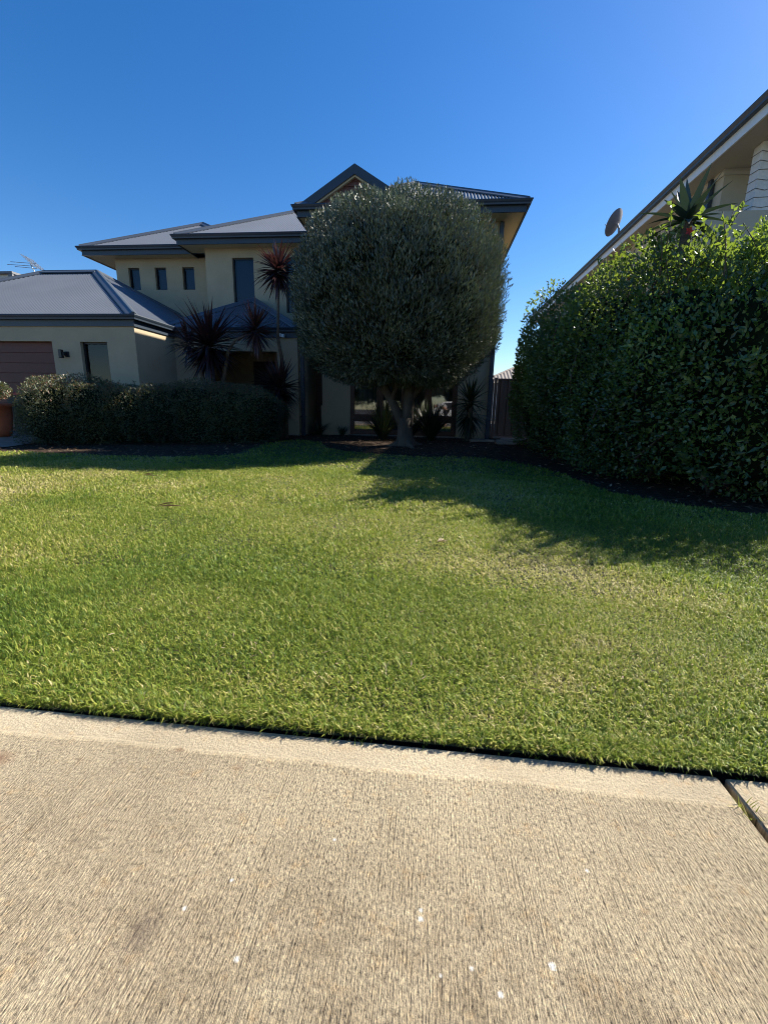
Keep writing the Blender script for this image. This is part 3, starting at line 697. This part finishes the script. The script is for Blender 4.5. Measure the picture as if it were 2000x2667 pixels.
for i in range(7):
    z = 4.98+i*.162; pts = [(6.17, 11.05, z+.01), (6.17, 10.74, z-.015), (6.35, 10.738, z-.035+.024*sin(i*2)), (6.53, 10.74, z-.005), (6.53, 11.04, z+.02)]
    wr.tube(pts, .0045, 5)
wr.build('light_string', 'black', po)
for (y, z0, z1) in ((12.2, 4.85, 6.08), (16.8, 3.0, 6.08)):
    dp = MB(); dp.box(6.01, 6.105, y-.06, y+.06, z0, z1, .012); dp.box(6.0, 6.118, y-.07, y+.07, z0+.5, z0+.53); dp.build('downpipe', 'trim', nh)
# satellite dish
sd = thing('satellite_dish', (5.6, 16.6, 6.4), 'grey satellite dish on the gutter edge of the neighbouring house', 'satellite dish')
mb = MB(); c0 = Vector((5.58, 16.62, 6.83)); ax = Vector((-.6, .65, .46)).normalized(); s1 = Vector((ax.y, -ax.x, 0)).normalized(); s2 = s1.cross(ax)
vs = []; nr2, na = 8, 32
for j in range(nr2+1):
    for i in range(na):
        r = .37*j/nr2; t = 2*pi*i/na; vs.append(c0+s1*cos(t)*r*.92+s2*sin(t)*r*1.08+ax*(r*r*.75))
mb.add(vs, [(j*na+i, j*na+(i+1) % na, (j+1)*na+(i+1) % na, (j+1)*na+i) for j in range(nr2) for i in range(na)])
mb.build('dish', 'dishm', sd, True)
MB().tube([c0-ax*.03, c0-ax*.12-Vector((0, 0, .12)), (5.68, 16.55, 6.40)], .03).build('mount', 'dishm', sd)
MB().tube([c0-s2*.36, c0-s2*.1+ax*.36], .012).build('feed_arm', 'dishm', sd)

# ------------------------------------------------------------------ clipped round tree
tx, ty = -.79, 9.3
tree = thing('clipped_tree', (-.56, 9.3, .1), 'large clipped round tree on a forked trunk, covering the right of the house', 'tree')
tr = MB()
tr.tube([(-.56, 9.3, -.1), (-.56, 9.3, .12), (-.57, 9.3, .3), (-.585, 9.3, .52), (-.58, 9.3, .68)], [.28, .215, .165, .15, .155], 16)
tr.tube([(-.62, 9.3, .5), (-.72, 9.29, .75), (-.86, 9.27, 1.0), (-1.03, 9.25, 1.28), (-1.3, 9.2, 1.9), (-1.6, 9.1, 2.6)], [.11, .10, .085, .085, .07, .04], 12)
tr.tube([(-.55, 9.3, .5), (-.53, 9.31, .8), (-.52, 9.32, 1.05), (-.50, 9.32, 1.35), (-.4, 9.35, 2.1), (-.3, 9.4, 3.2)], [.13, .125, .12, .12, .09, .05], 12)
tr.tube([(-.52, 9.32, 1.0), (-.25, 9.3, 1.35), (.1, 9.25, 1.9), (.5, 9.2, 2.6)], [.07, .06, .05, .03], 10)
tr.tube([(-.86, 9.27, 1.0), (-.75, 9.1, 1.35), (-.7, 8.9, 1.9)], [.05, .045, .03], 10)
for a in (0.3, 2.2, 3.6, 5.2):
    tr.tube([(-.56+.1*cos(a), 9.3+.1*sin(a), .2), (-.56+.24*cos(a), 9.3+.24*sin(a), .11), (-.56+.5*cos(a), 9.3+.5*sin(a), .05)], [.09, .07, .03], 8)
tr.build('trunk', 'bark', tree, True)
cl = Lump(21, 18, 1.1); cl2 = Lump(22, 18, 3.5); CC = np.array([-.77, ty, 2.78]); A_ = (2.0, 1.80, 1.70, 1.45); EN = 2.45
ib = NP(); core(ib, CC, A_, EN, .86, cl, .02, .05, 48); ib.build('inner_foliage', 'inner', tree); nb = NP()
n = 118000; d = dirs(n)
keep = ((d[:, 1] < .25) | (RNG.random(n) < .35)) & ((cl2(d*3.2) > -.75) | (RNG.random(n) < .4)); d = d[keep]; n = len(d)
aa = np.where(d[:, 2:3] > 0, np.array([[A_[0], A_[1], A_[2]]]), np.array([[A_[0], A_[1], A_[3]]]))
r = (((np.abs(d)/aa)**EN).sum(1))**(-1./EN)
q = RNG.random(n)
rad = r*(1+.026*cl(d*2)+.022*cl2(d*3))*(.83+.205*q**.8)
P = CC+d*rad[:, None]
low = np.clip((-d[:, 2]-.55)*3, 0, 1)[:, None]
D = d*.65+np.array([[0, 0, 1.]])*(.9-1.7*low)+dirs(n)*.6
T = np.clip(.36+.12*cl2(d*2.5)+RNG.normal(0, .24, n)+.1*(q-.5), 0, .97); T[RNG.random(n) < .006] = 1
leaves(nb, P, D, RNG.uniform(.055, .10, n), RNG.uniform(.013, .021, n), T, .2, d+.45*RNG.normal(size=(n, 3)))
# sprigs that escaped the shears
n = 150; d = dirs(n); d[:, 2] = np.abs(d[:, 2])*.8; d = unit(d)
aa = np.array([[A_[0], A_[1], A_[2]]]); r = (((np.abs(d)/aa)**EN).sum(1))**(-1./EN)
for k in range(9):
    t = k/8.; s_ = np.array([[0, 0, 1.]])*.6+d
    P = CC+d*r[:, None]*.98+unit(s_)*(.13*t)
    leaves(nb, P, unit(s_)+dirs(n)*.75, RNG.uniform(.05, .08, n), RNG.uniform(.012, .017, n), np.clip(RNG.normal(.55, .15, n), 0, 1), .2)
nb.build('crown', 'olive', tree)

# ------------------------------------------------------------------ hedges and shrubs
def blobs_foliage(parent, nb, B, n, L, W, tmean, lump, amp, upw=.5, inner=.8, EN=2.3, tvar=.16, cores=True, spread=.5, red=0.):
    ib = NP()
    for bi, (c, a) in enumerate(B):
        c = np.array(c); a4 = (a[0], a[1], a[2], a[2])
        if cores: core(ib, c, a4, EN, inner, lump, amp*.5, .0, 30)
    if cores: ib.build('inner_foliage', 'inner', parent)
    tot = sum(a[0]*a[1]+a[1]*a[2]+a[0]*a[2] for c, a in B)
    for bi, (c, a) in enumerate(B):
        c = np.array(c); m = int(n*(a[0]*a[1]+a[1]*a[2]+a[0]*a[2])/tot)
        d = unit(dirs(m)*np.array([[1, 1, 1.]]))
        r = (((np.abs(d)/np.array([a]))**EN).sum(1))**(-1./EN)
        q = RNG.random(m)
        P = c+d*(r*(1+amp*lump(c*1.3+d*2.2))*(inner+.02+(1.04-inner)*q**.6))[:, None]
        ok = P[:, 2] > .03
        for bj, (c2, a2) in enumerate(B):
            if bj != bi: ok &= ((np.abs((P-np.array(c2))/np.array([a2])))**EN).sum(1) > .72
        P = P[ok]; d = d[ok]; q = q[ok]; m = len(P)
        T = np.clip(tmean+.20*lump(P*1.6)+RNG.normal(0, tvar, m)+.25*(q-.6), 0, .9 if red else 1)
        if red:
            h = RNG.random(m) < red*np.clip((d[:, 2]-.2)*2, 0, 1); T[h] = RNG.uniform(.9, 1, h.sum())
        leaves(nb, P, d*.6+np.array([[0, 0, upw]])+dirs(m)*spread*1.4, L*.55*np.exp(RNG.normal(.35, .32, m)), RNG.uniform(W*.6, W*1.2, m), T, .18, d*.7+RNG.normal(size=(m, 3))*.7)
def sprig(nb, tw, base, d, length, nl, L, W, tm):
    base = np.array(base); d = unit(np.array([d]))[0]; side = unit(np.cross(d, RNG.normal(size=3))[None])[0]
    pts = [base+d*length*t+side*length*.25*t*t for t in np.linspace(0, 1, 5)]
    if tw: tw.tube([tuple(p) for p in pts], [.009, .008, .007, .005, .003], 5)
    t = RNG.random(nl)**.7; P = base+d*length*t[:, None]+side*length*.25*(t*t)[:, None]
    leaves(nb, P, dirs(nl)+d*.8, RNG.uniform(L*.7, L*1.3, nl), RNG.uniform(W*.8, W*1.2, nl), np.clip(RNG.normal(tm, .2, nl), 0, 1), .18)
hl = Lump(41, 18, 1.2)
rh = thing('tall_hedge', (2.9, 7, 0), 'tall loose hedge of broad glossy leaves along the right boundary', 'hedge')
B = [((2.50, 9.75, 1.28), (.80, .95, 1.28)), ((2.62, 8.7, 1.40), (.82, .95, 1.45)), ((2.72, 7.75, 1.40), (.84, 1.0, 1.46)), ((2.95, 6.75, 1.34), (.92, 1.0, 1.34)),
     ((3.10, 5.75, 1.22), (.90, 1.0, 1.22)), ((3.5, 5.0, 1.15), (.95, .70, 1.18)), ((4.3, 5.3, .9), (.9, .6, .95)), ((3.7, 6.2, 1.25), (.8, 1.6, 1.2))]
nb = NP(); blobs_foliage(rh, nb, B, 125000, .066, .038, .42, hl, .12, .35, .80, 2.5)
tw = TW()
for (bx, by, bz, dx, dy, dz, ln, nl) in ((2.65, 7.9, 2.7, -.15, 0, 1, .4, 26), (2.75, 7.2, 2.65, .2, 0, 1, .45, 30), (2.9, 6.6, 2.5, 0, -.1, 1, .5, 30), (3.0, 5.9, 2.35, .35, 0, 1, .5, 36), (3.05, 6.0, 2.3, .15, 0, 1, .8, 46),
                                       (3.3, 5.6, 2.15, .3, -.1, 1, .5, 40), (3.5, 5.4, 2.1, .3, 0, 1, .8, 46), (2.5, 8.6, 2.7, -.3, -.1, 1, .3, 22), (2.4, 9.3, 2.4, -.4, -.1, 1, .25, 20), (3.6, 5.7, 2.2, .5, 0, 1, .5, 40),
                                       (2.35, 8.9, 2.65, -.5, 0, 1, .25, 20), (2.8, 6.4, 2.4, -.1, 0, 1, .6, 40), (2.8, 7.5, 2.7, -.2, 0, 1, .4, 30)):
    sprig(nb, tw, (bx, by, bz), (dx, dy, dz), ln, nl, .07, .042, .68)
for k in range(84):
    x, y = RNG.uniform(2.4, 3.6), RNG.uniform(4.7, 9.2)
    if x < 2.35+.12*(8.2-y)*.6: continue
    sprig(nb, tw if k % 2 else None, (x, y, 1.95+.32*(y-5.2) if y < 7.2 else (2.55 if y < 8.2 else 2.35)), (RNG.normal(0, .3), RNG.normal(0, .3), 1), RNG.uniform(.35, .9), int(RNG.integers(18, 30)), .068, .042, .62)
for k in range(14):
    y = RNG.uniform(5.4, 8.4); sprig(nb, tw, (RNG.uniform(2.5, 3.0), y, 2.2 if y < 6.5 else 2.4), (RNG.normal(0, .3), RNG.normal(0, .3), 1), RNG.uniform(.65, .95), 20, .068, .042, .65)
for k in range(12):
    sprig(nb, tw, (RNG.uniform(3.0, 3.7), RNG.uniform(4.5, 5.2), 1.9), (RNG.normal(0, .25), RNG.normal(0, .25), 1), RNG.uniform(.6, .95), 24, .068, .042, .62)
for k in range(70):
    th = RNG.uniform(-2.6, -.2); c, a = B[int(RNG.integers(0, 7))]; d = np.array([cos(th)*.8-.2, sin(th)*.8, RNG.uniform(-.4, .8)]); d /= np.linalg.norm(d)
    r = (((np.abs(d)/np.array(a))**2.5).sum())**(-1/2.5)
    sprig(nb, None, np.array(c)+d*r*.9, d+np.array([0, 0, .5]), RNG.uniform(.2, .4), 16, .075, .045, .5)
blobs_foliage(rh, nb, [((3.95, 4.75, 2.35), (.85, .55, .75)), ((3.4, 5.6, 2.45), (.5, .6, .4))], 5200, .07, .042, .5, hl, .2, .4, .25, 2., cores=False)
nb.build('foliage', 'hib', rh)
for (x, y) in ((2.55, 9.4), (2.6, 8.2), (2.8, 7.1), (2.75, 6.0), (3.1, 5.2), (3.6, 4.75)):
    for k in range(4):
        a = RNG.uniform(0, 6.28); tw.tube([(x, y, -.02), (x+.25*cos(a), y+.25*sin(a), .5), (x+.55*cos(a), y+.5*sin(a), 1.3)], [.022, .018, .01], 6)
for (p, q) in (((2.0, 6.9, .9), (1.95, 6.7, 1.75)), ((2.05, 6.3, .5), (2.2, 5.9, 1.2)), ((2.35, 5.4, .35), (2.75, 4.9, .95)), ((1.85, 7.6, 1.6), (1.82, 7.3, 2.3)), ((1.78, 8.4, 1.0), (1.80, 8.2, 1.9))):
    p, q = np.array(p), np.array(q); tw.tube([tuple(p), tuple((p+q)/2+np.array([-.06, -.04, 0])), tuple(q)], [.014, .012, .008], 6)
tw.build('branch', 'twig', rh, True)
# two hibiscus flowers
for (x, y, z) in ((2.52, 6.75, 2.62), (2.95, 6.3, 3.0)):
    fl = MB()
    for k in range(5):
        a = 2*pi*k/5; fl.add([(x, y-.02, z), (x+.035*cos(a-.5), y-.045, z+.035*sin(a-.5)), (x+.055*cos(a), y-.05, z+.055*sin(a)), (x+.035*cos(a+.5), y-.045, z+.035*sin(a+.5))], [(0, 1, 2, 3)])
    fl.build('flower', 'petal', rh)

lh = thing('low_hedge', (-5.8, 8.8, 0), 'long low clipped hedge with reddish tips in front of the garage', 'hedge')
nb = NP(); tw = TW()
LBl = []
for i in range(7):
    t = i/6; cx, cy = -7.58+3.73*t, 8.38+1.02*t
    LBl.append(((cx, cy, .60+.03*sin(i*2.1)), (.62, .55, .62+.035*sin(i*1.7+.5))))
hl2 = Lump(51, 18, 1.6)
blobs_foliage(lh, nb, LBl, 100000, .042, .019, .42, hl2, .085, .4, .80, 3.2, .17, red=.3)
for k in range(60):
    t = RNG.random(); sprig(nb, None, (-8.1+4.4*t, 8.2+1.0*t+RNG.uniform(-.1, .4), 1.14), (RNG.normal(0, .25), RNG.normal(0, .25), 1), RNG.uniform(.07, .17), 14, .042, .018, .92)
nb.build('foliage', 'photinia', lh); 
for i in range(7):
    t = i/6; x, y = -7.7+3.9*t, 8.4+1.0*t
    for k in range(3): tw.tube([(x+.1*k, y, -.02), (x+RNG.normal(0, .15), y+RNG.normal(0, .1), .6)], [.02, .01], 6)
tw.build('branch', 'twig', lh)
ls = thing('shrub', (-8.75, 8.0, 0), 'leafy shrub end overhanging the driveway at the left edge', 'shrub')
nb = NP(); blobs_foliage(ls, nb, [((-8.78, 8.05, 1.04), (.40, .35, .17)), ((-9.25, 8.0, .92), (.4, .4, .28))], 9000, .05, .02, .55, hl2, .1, .4, .7, 2.2)
tw = MB().tube([(-8.8, 8.1, 0), (-8.78, 8.08, .5), (-8.75, 8.05, .95)], [.03, .022, .012], 6)
nb.build('foliage', 'photinia', ls); tw.build('trunk', 'twig', ls)
# low planting against the porch wall
def tuft(name, x, y, h, n, lab, cat, mat='strap', wd=.018, droop=1.3, tm=.3, grp=None, zb=None, spread=.75):
    z = float(hz(y)) if zb is None else zb
    o = thing(name, (x, y, z), lab, cat, grp); nb = NP()
    a = RNG.uniform(0, 2*pi, n); s_ = RNG.uniform(.1, 1, n)*spread
    D = np.stack([np.cos(a)*s_, np.sin(a)*s_, np.ones(n)], 1)
    P = np.array([[x, y, z]])+np.stack([np.cos(a), np.sin(a), a*0], 1)*RNG.uniform(0, .08, n)[:, None]
    straps(nb, P, D, RNG.uniform(h*.7, h*1.25, n), RNG.uniform(wd*.7, wd*1.2, n), RNG.uniform(droop*.5, droop*1.3, n), np.clip(RNG.normal(tm, .2, n), 0, 1), 6)
    nb.build('leaves', mat, o); return o
gr_ = 'strappy clumps along the house'
tuft('strappy_plant', -2.95, 11.4, .42, 90, 'low dark strappy clump against the plinth left of the timber window', 'plant', grp=gr_)
tuft('strappy_plant', -2.35, 11.5, .30, 60, 'smallest dark clump at the left corner of the timber window', 'plant', grp=gr_)
tuft('strappy_plant', -1.15, 10.3, .95, 130, 'big arching strappy clump left of the tree trunk', 'plant', wd=.03, grp=gr_, tm=.0)
tuft('strappy_plant', -.05, 10.4, .95, 130, 'big arching strappy clump right of the tree trunk', 'plant', wd=.03, grp=gr_, tm=.0)
tuft('strappy_plant', -.55, 10.7, .9, 70, 'arching strappy clump directly behind the tree trunk', 'plant', wd=.03, grp=gr_, tm=.0)
# rosette plants on stems
def rosette(nb, c, R, n, wd, up=.25, tm=.4, dead=0):
    d = dirs(n); d[:, 2] += up; d = unit(d); c = np.array([c])
    ln = RNG.uniform(R*.75, R*1.12, n)*np.where(d[:, 2] < -.3, .9, 1)
    T = np.clip(RNG.normal(tm, .2, n)+.25*np.clip(d[:, 2], 0, 1), 0, .9)
    straps(nb, c+d*.03+np.array([[0, 0, 1.]])*(d[:, 2:3]*.06), d, ln, RNG.uniform(wd*.8, wd*1.15, n), RNG.uniform(.1, 1.1, n)*np.clip(1-np.abs(d[:, 2]), .15, 1), T, 5)
    if dead:
        a = RNG.uniform(0, 6.28, dead); D = np.stack([np.cos(a)*.4, np.sin(a)*.4, -np.ones(dead)], 1)
        straps(nb, np.repeat(c, dead, 0)-np.array([[0, 0, .08]]), D, RNG.uniform(R*.6, R*1.1, dead), RNG.uniform(wd*.5, wd*.9, dead), RNG.uniform(.3, 1, dead), RNG.uniform(.75, 1, dead), 5)
def cordyline(loc, label, stems, heads, skirt=None):
    o = thing('cordyline', loc, label, 'cordyline', 'cordylines by the porch')
    for pts, rad in stems: MB().tube(pts, rad, 9).build('stem', 'stem', o, True)
    for (c, R, n, wd, dead, tm) in heads:
        nb = NP(); rosette(nb, c, R, n, wd, .12, tm, dead); nb.build('leaf_rosette', 'cordy', o)
    return o
cordyline((-3.52, 10.3, .15), 'tall thin cordyline with a spiky head high on a bare stem beside the round tree',
          [([(-3.46, 10.3, .1), (-3.46, 10.3, 1.0), (-3.50, 10.3, 1.85), (-3.585, 10.3, 2.35), (-3.56, 10.3, 3.0), (-3.53, 10.3, 3.7)], [.06, .05, .04, .036, .032, .03])],
          [((-3.53, 10.3, 3.74), .60, 170, .055, 8, .45)])
cordyline((-3.5, 10.05, .15), 'short dark cordyline with a drooping skirt at the foot of the tall one',
          [([(-3.5, 10.05, .1), (-3.52, 10.05, .7), (-3.5, 10.05, 1.15)], [.07, .06, .05])],
          [((-3.5, 10.05, 1.24), .68, 210, .052, 0, .1), ((-3.55, 10.05, .85), .55, 90, .05, 60, .05)])
cordyline((-5.15, 9.95, .15), 'big many headed cordyline with wide purple rosettes rising behind the low hedge',
          [([(-5.1, 9.95, .1), (-5.1, 9.95, .9), (-5.08, 9.95, 1.6), (-5.06, 9.95, 2.1)], [.09, .08, .07, .05]),
           ([(-5.05, 9.95, .6), (-4.75, 9.95, 1.5), (-4.62, 9.95, 2.05), (-4.45, 9.95, 2.28), (-4.2, 9.95, 2.36), (-4.0, 9.95, 2.40)], [.05, .04, .036, .033, .03, .03]),
           ([(-5.12, 9.95, .9), (-5.4, 10.1, 1.7), (-5.65, 10.15, 2.15)], [.05, .04, .03])],
          [((-5.06, 9.95, 2.12), .92, 240, .062, 10, .2), ((-3.97, 9.95, 2.46), .58, 170, .042, 26, .55), ((-5.66, 10.15, 2.2), .52, 90, .042, 0, .25)])
yu = thing('yucca', (.85, 10.8, .15), 'dark green yucca with stiff leaves against the right end wall of the house', 'yucca')
nb = NP(); rosette(nb, (.85, 10.8, 1.02), .58, 90, .05, .45, .35, 0); nb.build('leaf_rosette', 'strap', yu)
nb = NP(); rosette(nb, (.85, 10.8, .75), .62, 80, .045, -.6, .2, 40); nb.build('leaf_skirt', 'strap', yu)
MB().tube([(.85, 10.8, .1), (.85, 10.8, 1.0)], [.09, .07], 10).build('stem', 'stem', yu, True)
# agave beside the balcony
ag = thing('agave', (3.15, 6.5, 0), 'grey green agave with broad pointed leaves rising above the tall hedge before the balcony', 'agave')
nb = NP(); n = 26; a = np.linspace(0, 2*pi*4.3, n); e = np.linspace(-.5, 1.25, n)+RNG.normal(0, .08, n)
D = np.stack([np.cos(a)*np.cos(e), np.sin(a)*np.cos(e), np.sin(e)], 1)
straps(nb, np.array([[2.95, 6.35, 3.13]])+D*.03, D, RNG.uniform(.44, .56, n), RNG.uniform(.095, .125, n), np.clip(.5-e*.5, 0, .8), RNG.uniform(.1, .9, n), 7)
nb.build('leaf_rosette', 'agave', ag)
MB().tube([(3.15, 6.5, 0), (3.1, 6.5, 1.5), (2.95, 6.35, 3.14)], [.06, .055, .06], 9).build('stem', 'stem', ag, True)

# ------------------------------------------------------------------ wheelie bin and pot at the driveway
bn = thing('wheelie_bin', (-9.15, 9.35, .12), 'dark wheelie bin with a red lid beside the low hedge', 'bin')
x, y = -9.15, 9.35
b = MB(); V = []
for z, s_ in ((.10, .20), (.95, .27), (.97, .29), (.985, .29)): V += [(x-s_, y-s_, z), (x+s_, y-s_, z), (x+s_, y+s_*1.1, z), (x-s_, y+s_*1.1, z)]
b.add(V, [(3, 2, 1, 0)]+[(k*4+j, k*4+(j+1) % 4, k*4+4+(j+1) % 4, k*4+4+j) for k in range(3) for j in range(4)]); b.build('body', 'bin', bn)
b = MB(); V = []
for z, s_ in ((.98, .305), (1.02, .305), (1.045, .26), (1.05, .1)): V += [(x-s_, y-s_, z), (x+s_, y-s_, z), (x+s_, y+s_*1.15, z), (x-s_, y+s_*1.15, z)]
b.add(V, [(3, 2, 1, 0), (12, 13, 14, 15)]+[(k*4+j, k*4+(j+1) % 4, k*4+4+(j+1) % 4, k*4+4+j) for k in range(3) for j in range(4)]); b.build('lid', 'binlid', bn)
for s_ in (-.24, .24):
    MB().tube([(x+s_-.03, y+.26, .20), (x+s_+.03, y+.26, .20)], .1, 16).build('wheel', 'rubber', bn)
MB().tube([(x-.25, y+.34, 1.0), (x+.25, y+.34, 1.0)], .015, 8).build('handle', 'bin', bn)
pt = thing('plant_pot', (-9.33, 8.8, .1), 'terracotta pot standing on the driveway at the left edge', 'pot')
mb = MB(); prof = [(.14, .1), (.17, .25), (.205, .5), (.215, .72), (.25, .73), (.25, .80), (.22, .80), (.2, .74)]; vs = []; na = 28
for r, z in prof:
    for i in range(na): vs.append((-9.33+r*cos(2*pi*i/na), 8.8+r*sin(2*pi*i/na), z))
mb.add(vs, [(j*na+i, j*na+(i+1) % na, (j+1)*na+(i+1) % na, (j+1)*na+i) for j in range(len(prof)-1) for i in range(na)]+[tuple(range(na-1, -1, -1))]); mb.build('pot', 'terracotta', pt, True)
mb = MB(); mb.tube([(-9.33, 8.8, .70), (-9.33, 8.8, .735)], .2, 20); mb.build('soil', 'mulch', pt)

# ------------------------------------------------------------------ the street side, seen only as reflections in the big window
car = thing('parked_car', (1.6, -8.4, 0), 'white car parked across the street, reflected in the timber window', 'car')
prof = [(-2.25, .35), (-2.3, .6), (-2.22, .86), (-1.55, .95), (-1.0, 1.38), (-.6, 1.46), (.6, 1.46), (1.2, 1.36), (1.75, .98), (2.25, .92), (2.32, .6), (2.28, .35)]
cx, cy = 1.6, -8.4
mb = MB(); V = []; n = len(prof)
for yy_, s_ in ((-.88, .96), (-.8, 1.), (.8, 1.), (.88, .96)):
    for (x, z) in prof:
        tuck = .0 if z < 1 else .18
        V.append((cx+x*s_, cy+(yy_ if z < 1 else yy_*(1-tuck)), .9+(z-.9)*(.98 if abs(yy_) > .85 else 1)))
mb.add(V, [tuple(range(n)), tuple(range(4*n-1, 3*n-1, -1))]+[(k*n+j, k*n+n+j, k*n+n+(j+1) % n, k*n+(j+1) % n) for k in range(3) for j in range(n)]); mb.build('body', 'carpaint', car)
mb = MB()
for sgn in (-1, 1):
    for q in ([(-1.35, .98), (-.88, 1.34), (-.1, 1.39), (-.1, .98)], [(0, .98), (0, 1.39), (.7, 1.38), (1.1, 1.3), (1.45, .98)]):
        mb.add([(cx+x, cy+sgn*(.88 if z < 1 else .735), z) for x, z in q], [tuple(range(len(q)))])
mb.build('window', 'black', car)
for x in (-1.4, 1.42):
    for sgn in (-1, 1):
        wh = MB().tube([(cx+x, cy+sgn*.74, .32), (cx+x, cy+sgn*.9, .32)], .32, 24).build('wheel', 'rubber', car)
        MB().tube([(cx+x, cy+sgn*.88, .32), (cx+x, cy+sgn*.91, .32)], .2, 18).build('rim', 'alu', wh)
for sgn in (-1, 1): MB().box(cx+2.18, cx+2.3, cy+sgn*.7-.14, cy+sgn*.7+.14, .66, .8, .01).build('headlight', 'white', car)
for (x, y, h, lab) in ((-14, -17, 5.5, 'broad dark street tree across the road, left of the parked car'), (-5, -19, 6.5, 'tallest dark street tree behind the parked car'), (5, -17, 5.0, 'dark street tree across the road, right of the parked car')):
    st = thing('street_tree', (x, y, 0), lab, 'tree', 'trees across the road')
    MB().tube([(x, y, -.1), (x, y, 1.2), (x+.1, y, 2.6)], [.25, .2, .14], 10).build('trunk', 'bark', st, True)
    nb = NP(); blobs_foliage(st, nb, [((x, y, h*.6), (3.4, 2.6, h*.36)), ((x+2.4, y+.4, h*.48), (2.2, 2, h*.26)), ((x-2.3, y+.2, h*.5), (2.3, 2, h*.28))], 7000, .26, .14, .3, hl, .12, .3, .86, 2.2)
    nb.build('crown', 'strap', st)
# the person who bends over on the footpath
pe = thing('person', (.62, -.35, 0), 'person in a grey shirt bending forward on the footpath, reflected in the timber window', 'person')
def skinned(name, pts, edges, rad, mat, parent, sub=2):
    me = bpy.data.meshes.new(name); q = org(parent)
    me.from_pydata([Vector(p)-q for p in pts], edges, []); me.update()
    o = bpy.data.objects.new(name, me); col.objects.link(o); o.parent = parent
    m = o.modifiers.new('skin', 'SKIN'); m.use_smooth_shade = True
    for i, v in enumerate(me.skin_vertices[0].data): v.radius = rad[i] if isinstance(rad[i], tuple) else (rad[i], rad[i]); v.use_root = (i == 0)
    s_ = o.modifiers.new('sub', 'SUBSURF'); s_.levels = s_.render_levels = sub
    me.materials.append(M[mat]); return o
px_, py_ = .66, -.38
pts = [(px_, py_, .92), (px_-.14, py_+.0, 1.08), (px_-.32, py_, 1.16), (px_-.44, py_+.01, 1.12), (px_-.52, py_+.02, 1.06), (px_-.60, py_+.03, 1.02), (px_-.66, py_+.04, .97),
       (px_-.40, py_+.18, 1.08), (px_-.42, py_+.22, .92), (px_-.40, py_+.27, .80), (px_-.38, py_+.29, .72),
       (px_-.40, py_-.18, 1.08), (px_-.44, py_-.20, .92), (px_-.40, py_-.12, .80), (px_-.37, py_-.08, .72),
       (px_+.01, py_+.10, .82), (px_-.02, py_+.11, .48), (px_+.04, py_+.11, .09), (px_-.12, py_+.12, .04),
       (px_+.01, py_-.10, .82), (px_-.02, py_-.11, .48), (px_+.04, py_-.11, .09), (px_-.12, py_-.12, .04)]
ed = [(0, 1), (1, 2), (2, 3), (3, 4), (4, 5), (5, 6), (2, 7), (7, 8), (8, 9), (9, 10), (2, 11), (11, 12), (12, 13), (13, 14), (0, 15), (15, 16), (16, 17), (17, 18), (0, 19), (19, 20), (20, 21), (21, 22)]
rad = [.14, .13, .14, .10, .055, .085, .08, .06, .045, .037, .03, .06, .045, .037, .03, .095, .06, .045, .04, .095, .06, .045, .04]
skinned('body', pts, ed, rad, 'skin', pe)
skinned('shirt', pts[:4]+[pts[7], pts[8], pts[11], pts[12]], [(0, 1), (1, 2), (2, 3), (2, 4), (4, 5), (2, 6), (6, 7)], [.165, .155, .165, .10, .085, .065, .085, .065], 'shirt', pe)
skinned('trousers', [(px_, py_, .93), pts[15], pts[16], (px_+.03, py_+.11, .16), pts[19], pts[20], (px_+.03, py_-.11, .16)], [(0, 1), (1, 2), (2, 3), (0, 4), (4, 5), (5, 6)], [.17, .12, .085, .07, .12, .085, .07], 'shorts', pe)
skinned('hair', [(px_-.585, py_+.03, 1.06), (px_-.63, py_+.03, 1.05), (px_-.67, py_+.04, 1.0)], [(0, 1), (1, 2)], [.085, .09, .07], 'hair', pe)
def hand(h, dx):
    P = [h]; E_ = []; R_ = [.03]
    for k in range(5):
        o_ = (k-2)*.016; L = (.06, .085, .09, .085, .065)[k]
        a = (h[0]+dx*.02+(.02 if k == 0 else 0), h[1]+o_, h[2]-.04); b2 = (a[0]+dx*.02, a[1], a[2]-L*.5); c2 = (b2[0]-dx*.015, b2[1], b2[2]-L*.4)
        i = len(P); P += [a, b2, c2]; E_ += [(0, i), (i, i+1), (i+1, i+2)]; R_ += [.012, .009, .008]
    skinned('hand', P, E_, R_, 'skin', pe, 1)
hand(pts[10], .6); hand(pts[14], .6)
